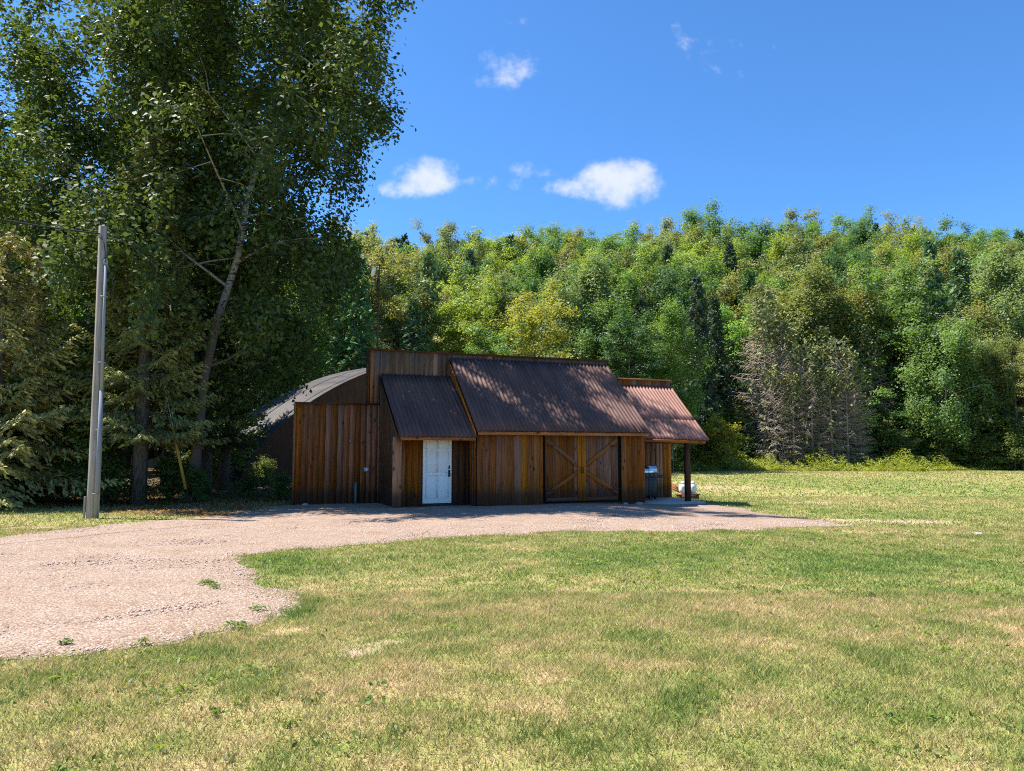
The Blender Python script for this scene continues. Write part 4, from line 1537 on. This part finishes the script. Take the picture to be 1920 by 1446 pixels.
# second and later rows up the hillside
rows = [(86, 505, 62, 'slope'), (93, 480, 60, 'slope'), (101, 462, 58, 'slope'), (110, 448, 54, 'slope'), (120, 436, 52, 'ridge'), (131, 424, 52, 'ridge')]
for ri, (d, tp, spx, rn) in enumerate(rows):
    px = 640 + frng.random() * 40
    while px < 2010:
        t_ = frng.random()
        ridge = rn == 'ridge'
        if ridge:
            kind = 'maple' if t_ < 0.8 else ('aspen' if t_ < 0.93 else 'spruce')
            cn_ = frng.choice(['golden green', 'yellow-green', 'olive', 'mid green', 'mid green', 'olive', 'deep green'] if px < 1350 else ['mid green', 'grey-green', 'olive', 'deep green', 'mid green', 'fresh green'])
        else:
            kind = 'maple' if t_ < 0.52 else ('aspen' if t_ < 0.86 else 'spruce')
            cn_ = frng.choice(['mid green', 'grey-green', 'yellow-green', 'olive', 'mid green', 'deep green', 'grey-green'])
        if kind == 'spruce':
            cn_ = frng.choice(['dark', 'blue-green', 'deep green'])
        lift = 8 - 30 * math.exp(-((px - 1330) / 60) ** 2) - 22 * math.exp(-((px - 1480) / 90) ** 2) - (14 if px > 1500 else 0)
        ftree(kind, cn_, px, d + frng.uniform(-3, 3), tp + lift * (0.4 + 0.12 * ri) + frng.uniform(-16, 20), rn)
        px += spx * frng.uniform(0.75, 1.3)
# woods behind the grove on the left
for d, tp, n_, x0, x1 in ((44, 400, 7, -120, 620), (52, 420, 8, -100, 700), (62, 430, 9, -120, 720), (84, 430, 8, -60, 680), (110, 430, 8, -60, 680)):
    for i in range(n_):
        px = x0 + (x1 - x0) * (i + frng.random() * .8) / n_
        t_ = frng.random()
        kind = 'maple' if t_ < 0.5 else ('aspen' if t_ < 0.75 else 'spruce')
        cn_ = frng.choice(['mid green', 'yellow-green', 'deep green', 'fresh green', 'olive']) if kind != 'spruce' else frng.choice(['dark', 'deep green'])
        tt = tp + frng.uniform(-20, 50) - (170 if (px < 60 and d < 50) else 0)
        if d < 50 and px > 380:
            tt = max(tt, 480)
        ftree(kind, cn_, px, d + frng.uniform(-3, 3), tt, 'grove')

ORD = ['first', 'second', 'third', 'fourth', 'fifth', 'sixth', 'seventh', 'eighth', 'ninth', 'tenth', 'eleventh', 'twelfth', 'thirteenth', 'fourteenth', 'fifteenth', 'sixteenth', 'seventeenth', 'eighteenth', 'nineteenth', 'twentieth', 'twenty-first', 'twenty-second']
WHERE = {'edge': 'at forest edge', 'slope': 'on wooded slope', 'ridge': 'on hill skyline', 'grove': 'in woods behind the birch grove'}
KN = {'maple': 'maple', 'aspen': 'aspen', 'birch': 'birch', 'spruce': 'spruce', 'dead': 'bare-twigged spruce'}
ZONES = [(700, 'right beside the birches'), (1000, 'above shed left half'), (1270, 'above shed right half'), (1620, 'right of the shed'), (9999, 'near right picture edge')]
groups = {}
for i, ft in enumerate(forest):
    kind, cn_, pi_, x, d, s, row = ft
    px = 960 + FPX * x / d
    zn = next(z for lim, z in ZONES if px < lim) if row != 'grove' else ''
    groups.setdefault((kind, cn_, row, zn), []).append((px, i))
labels = {}
for (kind, cn_, row, zn), lst in groups.items():
    lst.sort()
    head = f'{cn_} {KN[kind]} {WHERE[row]}'
    if zn:
        head += ' ' + zn
    for j, (px, i) in enumerate(lst):
        labels[i] = head if len(lst) == 1 else f'{head}, {ORD[j]} from left'
for i, (kind, cn_, pi_, x, d, s, row) in enumerate(forest):
    pr, bark, lm, nm, _ = KIND[kind]
    c0 = COLS[cn_]
    f = frng.uniform(0.85, 1.18)
    col_ = tuple(v * 2.5 * f * frng.uniform(0.95, 1.05) for v in c0)
    wide = {'maple': 0.95, 'aspen': 1.0, 'birch': 1.0, 'spruce': 1.0, 'dead': 1.0}[kind]
    sxy = max(0.72, min(1.5, s)) * wide
    t = plant_tree(nm, labels[i], 'tree', pr[pi_], x, d, col_, frng.random() * 6.28, 1.0, bark, lm, 'forest trees around the field')
    t.scale = (sxy, sxy, s)

# shrubs
SHRUB = [make_broadleaf(2.0, 0.25, 0.95, 81, leaf=0.11, n_limb=12, n_sub=4, per=34, sig=0.3, prof=mp, trunk_r=0.03, stems=2),
         make_broadleaf(1.5, 0.15, 1.0, 82, leaf=0.10, n_limb=12, n_sub=4, per=34, sig=0.3, prof=mp, trunk_r=0.03, stems=2)]
shr = [(-13.6, 24.3, 0, 1.0, 'leafy bush between the utility pole and the spruce trunk'), (-12.9, 23.6, 1, 0.75, 'low leafy bush at the left foot of the thick spruce trunk'),
       (-11.3, 25.3, 1, 0.7, 'dark bush at the right foot of the thick spruce trunk'), (-10.35, 24.6, 0, 0.42, 'small bush below the yellow guy-wire guard'),
       (-13.0, 33.2, 0, 1.25, 'tall sunlit bush beside the hut wall'), (-12.7, 31.6, 1, 1.2, 'sunlit bush in front of the hut side'),
       (-14.9, 25.2, 0, 1.05, 'bush just behind the pole in shade'), (-16.6, 25.0, 1, 1.2, 'shaded bush beneath the brown-green spruce boughs'),
       (-18.3, 25.6, 0, 1.1, 'shaded bush at the left picture edge'), (-7.9, 25.9, 1, 0.42, 'small weed clump just left of the shed corner'),
       (-10.4, 31.5, 1, 0.5, 'small yellowish weed clump at the hut foot'), (-9.6, 27.5, 1, 0.35, 'smallest weed clump in the leaf litter before the hut'),
       (-14.2, 34.6, 0, 1.6, 'tallest bush left of the hut, behind the others')]
for x, y, i, s, lb in shr:
    col_ = (0.19, 0.25, 0.06) if 'sunlit' in lb or 'yellowish' in lb else (0.11, 0.17, 0.045)  # bushes labelled sunlit get lighter leaves, sunshine put into the leaf colour
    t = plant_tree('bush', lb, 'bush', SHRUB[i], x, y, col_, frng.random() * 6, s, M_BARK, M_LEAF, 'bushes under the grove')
yb_ = plant_tree('bush', 'yellow-green bush just right of the awning edge at the forest', 'bush', SHRUB[0], at_px(1345, 66), 66, (0.30, 0.30, 0.04), 1.0, 1.7, M_BARK, M_LEAF)
ed = [(1300, 68, 1.6), (1395, 71, 1.5), (1455, 72, 1.1), (1690, 71, 1.3), (1850, 69.5, 1.5), (1905, 68, 1.7), (1660, 73, 1.8), (1480, 71.5, .9), (1590, 71, 1.1), (1760, 71.5, 1.3)]
ed += [(1330, 71, 1.9), (1365, 73, 2.2), (1425, 74, 1.6), (1520, 74.5, 1.5), (1560, 74, 1.7), (1625, 73.5, 2.0), (1720, 73.5, 2.1), (1800, 72, 1.8), (1830, 71, 2.2), (1880, 71.5, 2.0)]
ed.sort()
for j, (px, d, s) in enumerate(ed):
    plant_tree('bush', f'green bush in the weedy strip at the forest edge, {ORD[j]} from left', 'bush', SHRUB[j % 2], at_px(px, d), d, (0.14, 0.19, 0.05), j * 1.3, s, M_BARK, M_LEAF, 'bushes along the forest edge')

# weeds along the forest edge
rng = np.random.RandomState(9)
nW = 60000
wx = at_px(1180, 69) + rng.rand(nW) * (at_px(2050, 69) - at_px(1180, 69))
pxw = 960 + FPX * wx / 70
prof_w = 0.35 + 0.9 * sst(fbm(wx * 0.55, wx * 0 + 3, 5, 4), 0.25, 0.8) + 0.8 * (fbm(wx * 2.2, wx * 0 + 5, 5, 3) - 0.5)
prof_w = np.maximum(prof_w, 0.15)
edge_y = 64.5 + 2.5 * (fbm(wx * 0.2, wx * 0 + 9, 7, 3) - 0.5) * 2 + 3.0 * sst(pxw, 1600, 1900)
wy = edge_y + rng.rand(nW) ** 1.2 * 7.0
hmax = prof_w * (0.22 + 0.78 * sst(wy - edge_y, 0, 2.5)) * 1.75
keep = rng.rand(nW) < 0.25 + 0.9 * fbm(wx * 0.6, wy * 0.6, 1, 3)
wx, wy, hmax = wx[keep], wy[keep], hmax[keep]
wz = rng.rand(len(wx)) ** 0.8 * hmax
cen = np.stack([wx, wy, terr(wx, wy) + wz], -1)
V = leaf_arr(cen, 0.26 * np.ones(len(cen)), rng, up=0.4, droop=-0.8, aspect=0.26)
tint = 0.35 + 0.5 * (fbm(wx * 0.8, wy * 0.8, 4, 3) - 0.3) + 0.2 * rng.randn(len(wx))
o = obj('weeds', leaf_mesh('weeds', V, tint), M_LEAF)
o.color = (0.30, 0.34, 0.07, 1)
tag(o, 'tall yellow-green weeds in a strip between lawn and forest', 'weeds', kind='stuff')
gl = []
for px in (1440, 1462, 1500, 1512, 1525, 1690, 1700, 1715, 1722, 1745, 1770, 1783, 1790, 1800, 1810, 1822, 1480, 1600):
    x0 = at_px(px, 69.5)
    y0 = 68.5 + rng.rand() * 3 + (1.5 if px > 1650 else 0)
    nn = 46
    gl.append(np.stack([x0 + rng.randn(nn) * 0.45, y0 + rng.randn(nn) * 0.4, np.full(nn, tz(x0, y0)) + 0.9 + 0.6 * rng.rand(nn)], -1))
gl = np.concatenate(gl)
o = obj('goldenrod_flowers', leaf_mesh('goldenrod_flowers', leaf_arr(gl, 0.2 * np.ones(len(gl)), rng, up=0.2, aspect=0.5), rng.rand(len(gl))), M_LEAF)
o.color = (0.46, 0.36, 0.03, 1)
tag(o, 'yellow goldenrod blooms scattered through the weeds at the forest edge', 'flowers', kind='stuff')

# leaf litter and low growth under the grove
nL = 16000
lx = -21 + rng.rand(nL) * 15
ly = 18.5 + rng.rand(nL) * 10
_, _, li = lawn_fields(lx, ly)
keep = (rng.rand(nL) < li * 0.9) & (gravel_sdf(lx, ly) < 0.2)
lx, ly = lx[keep], ly[keep]
V = leaf_arr(np.stack([lx, ly, terr(lx, ly) + 0.012 + 0.02 * rng.rand(len(lx))], -1), 0.07 * np.ones(len(lx)), rng, up=2.2, aspect=0.65)
o = obj('leaf_litter', leaf_mesh('leaf_litter', V, rng.rand(len(lx))), M_LEAF)
o.color = (0.34, 0.17, 0.07, 1)
tag(o, 'fallen brown leaves scattered on the ground under the grove', 'leaves', kind='stuff')
nU = 9000
ux = -22 + rng.rand(nU) * 14.5
uy = 23.0 + rng.rand(nU) * 9
cl_ = fbm(ux * 0.5, uy * 0.5, 11, 3)
hutl = (ux + 12.5) * math.cos(HUT) + (uy - 34.75) * math.sin(HUT)
keep = (cl_ > 0.45) & (hutl < -0.1) & ((ux < -10.2) | (uy > 25))
ux, uy = ux[keep], uy[keep]
V = leaf_arr(np.stack([ux, uy, rng.rand(len(ux)) ** 1.4 * 0.6], -1), 0.12 * np.ones(len(ux)), rng, up=0.6, aspect=0.5)
o = obj('undergrowth', leaf_mesh('undergrowth', V, rng.rand(len(ux))), M_LEAF)
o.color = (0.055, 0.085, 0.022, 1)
tag(o, 'low leafy undergrowth in the shade of the grove', 'undergrowth', kind='stuff')

# weeds growing in the gravel
def gravel_weed(px, py, r, lab, n_=60, seed=0):
    q = np.random.RandomState(seed)
    x, y = gnd(px, py)
    c = np.stack([q.randn(n_) * r * .5, q.randn(n_) * r * .5, np.abs(q.randn(n_)) * r * .16 + 0.02], -1)
    o_ = obj('weed', leaf_mesh('weed', leaf_arr(c, 0.05 * np.ones(n_), q, up=0.8, droop=-.3, aspect=0.35), q.rand(n_)), M_LEAF, None, (x, y, tz(x, y) + .02))
    o_.color = (0.16, 0.22, 0.085, 1)
    tag(o_, lab, 'weed')


gravel_weed(388, 1100, 0.12, 'lone grey-green weed in the middle of the gravel', 90, 1)
gravel_weed(405, 1108, 0.08, 'small flat weed touching the lone weed in the gravel', 50, 2)
gravel_weed(445, 1180, 0.10, 'green weed near the lower gravel edge', 70, 3)
gravel_weed(122, 1213, 0.05, 'tiny weed at the left bottom of the gravel', 40, 4)
gravel_weed(268, 1211, 0.045, 'tiny bright weed beside the grass tuft at the gravel edge', 30, 5)
gravel_weed(482, 1148, 0.09, 'spiky weed where gravel meets lawn', 50, 6)


# ------------------------------------------------------------------ lawn blades
def blades(n_, y0, y1, hlo, hhi, wd, seed, power=1.0, thin=1.0):
    q = np.random.RandomState(seed)
    # density even over area of the visible wedge
    y = np.sqrt(y0 ** 2 + (y1 ** 2 - y0 ** 2) * q.rand(n_) ** power)
    x = (q.rand(n_) * 2 - 1) * (y * 0.75 + 1.6)
    sd = gravel_sdf(x, y)
    dr, ba, li = lawn_fields(x, y)
    tuft = fbm(x * 5, y * 5, 3, 2)
    fx = (x - SB[0]) * math.cos(TH) + (y - SB[1]) * math.sin(TH)
    fy = -(x - SB[0]) * math.sin(TH) + (y - SB[1]) * math.cos(TH)
    in_shed = ((fx > -5.2) & (fx < 8.8) & (fy > -0.1) & (fy < 8)) | ((fx > -2.6) & (fx < 8.6) & (fy > -2.9) & (fy < .5))
    p = np.where(sd < 0.02, 1.0, 0.7 * (sd < 0.8) * np.exp(-np.maximum(sd, 0) / 0.2) * (fbm(x * 3.1, y * 3.1, 6, 3) > 0.47)) * (1 - 0.85 * sst(ba + 0.9 * (fbm(x * 6, y * 6, 10, 3) - .5), 0.34, 0.78)) * (1 - 0.8 * li) * (0.45 + 0.9 * tuft)
    p = p * np.where(sd > -0.12, 0.7, 1)
    keep = (q.rand(n_) < p) & ~in_shed
    x, y, dr, tuft = x[keep], y[keep], dr[keep], tuft[keep]
    n2 = len(x)
    clump = sst(fbm(x * 1.7 + 3, y * 1.7, 13, 3), 0.60, 0.74)
    h = (hlo + (hhi - hlo) * q.rand(n2)) * (0.7 + 0.7 * tuft + 0.35 * clump)
    az = q.rand(n2) * 6.283
    ln = h * (0.35 + 0.9 * q.rand(n2))
    wv = wd * (0.7 + 0.6 * q.rand(n2)) * 0.5
    z = terr(x, y)
    pa = q.rand(n2) * 6.283
    A = np.stack([x - wv * np.cos(pa), y - wv * np.sin(pa), z], -1)
    B_ = np.stack([x + wv * np.cos(pa), y + wv * np.sin(pa), z], -1)
    T = np.stack([x + ln * np.cos(az), y + ln * np.sin(az), z + h], -1)
    V = np.stack([A, B_, T], 1).reshape(-1, 3)
    tnt = np.clip(dr - 0.20 * clump + 0.22 * q.randn(n2) + 0.22 * (q.rand(n2) < .12), 0, 1)
    return V, np.repeat(tnt, 3), np.repeat(q.rand(n2), 3)


# rosettes of broad-leaved weeds and coarse tufts in the lawn
parts = [blades(520000, 3.0, 9.0, 0.018, 0.045, 0.0075, 1), blades(340000, 9.0, 17.0, 0.02, 0.045, 0.013, 2),
         blades(160000, 17.0, 32.0, 0.025, 0.06, 0.028, 3), blades(110000, 32.0, 72.0, 0.03, 0.08, 0.07, 4)]
V = np.concatenate([p[0] for p in parts])
me = mesh_np('grass', V, None, np.arange(len(V)).reshape(-1, 3), attrs={'tint': np.concatenate([p[1] for p in parts]), 'val': np.concatenate([p[2] for p in parts])})
tag(obj('grass', me, M_BLADE), 'short half-dry lawn grass covering the field and foreground', 'grass', kind='stuff')
q = np.random.RandomState(77)
cl, cs_, ct = [], [], []
nt_ = 1500
ty = np.sqrt(3.4 ** 2 + (16 ** 2 - 3.4 ** 2) * q.rand(nt_))
tx = (q.rand(nt_) * 2 - 1) * (ty * 0.72 + .4)
dr, ba, li = lawn_fields(tx, ty)
ok = (gravel_sdf(tx, ty) < -0.05) & (fbm(tx * 0.6, ty * 0.6, 2, 3) + 0.15 * q.rand(nt_) > 0.52) & (li < .3)
tx, ty = tx[ok], ty[ok]
for x, y in zip(tx, ty):
    n_ = q.randint(8, 26)
    r = 0.03 + 0.07 * q.rand()
    cl.append(np.stack([x + q.randn(n_) * r, y + q.randn(n_) * r, tz(x, y) + 0.015 + 0.03 * q.rand(n_)], -1))
    ct.append(np.full(n_, q.rand()))
cl = np.concatenate(cl)
o = obj('lawn_weeds', leaf_mesh('lawn_weeds', leaf_arr(cl, 0.042 * np.ones(len(cl)), q, up=0.7, aspect=0.45), np.clip(np.concatenate(ct) + 0.2 * q.randn(len(cl)), 0, 1)), M_LEAF)
o.color = (0.155, 0.225, 0.055, 1)
tag(o, 'low broad-leaved weeds and clover dotted through the lawn', 'weeds', kind='stuff')
print('TRIS', sum(len(m.loops) - 2 * len(m.polygons) for m in bpy.data.meshes), 'OBJS', len(sc.objects))
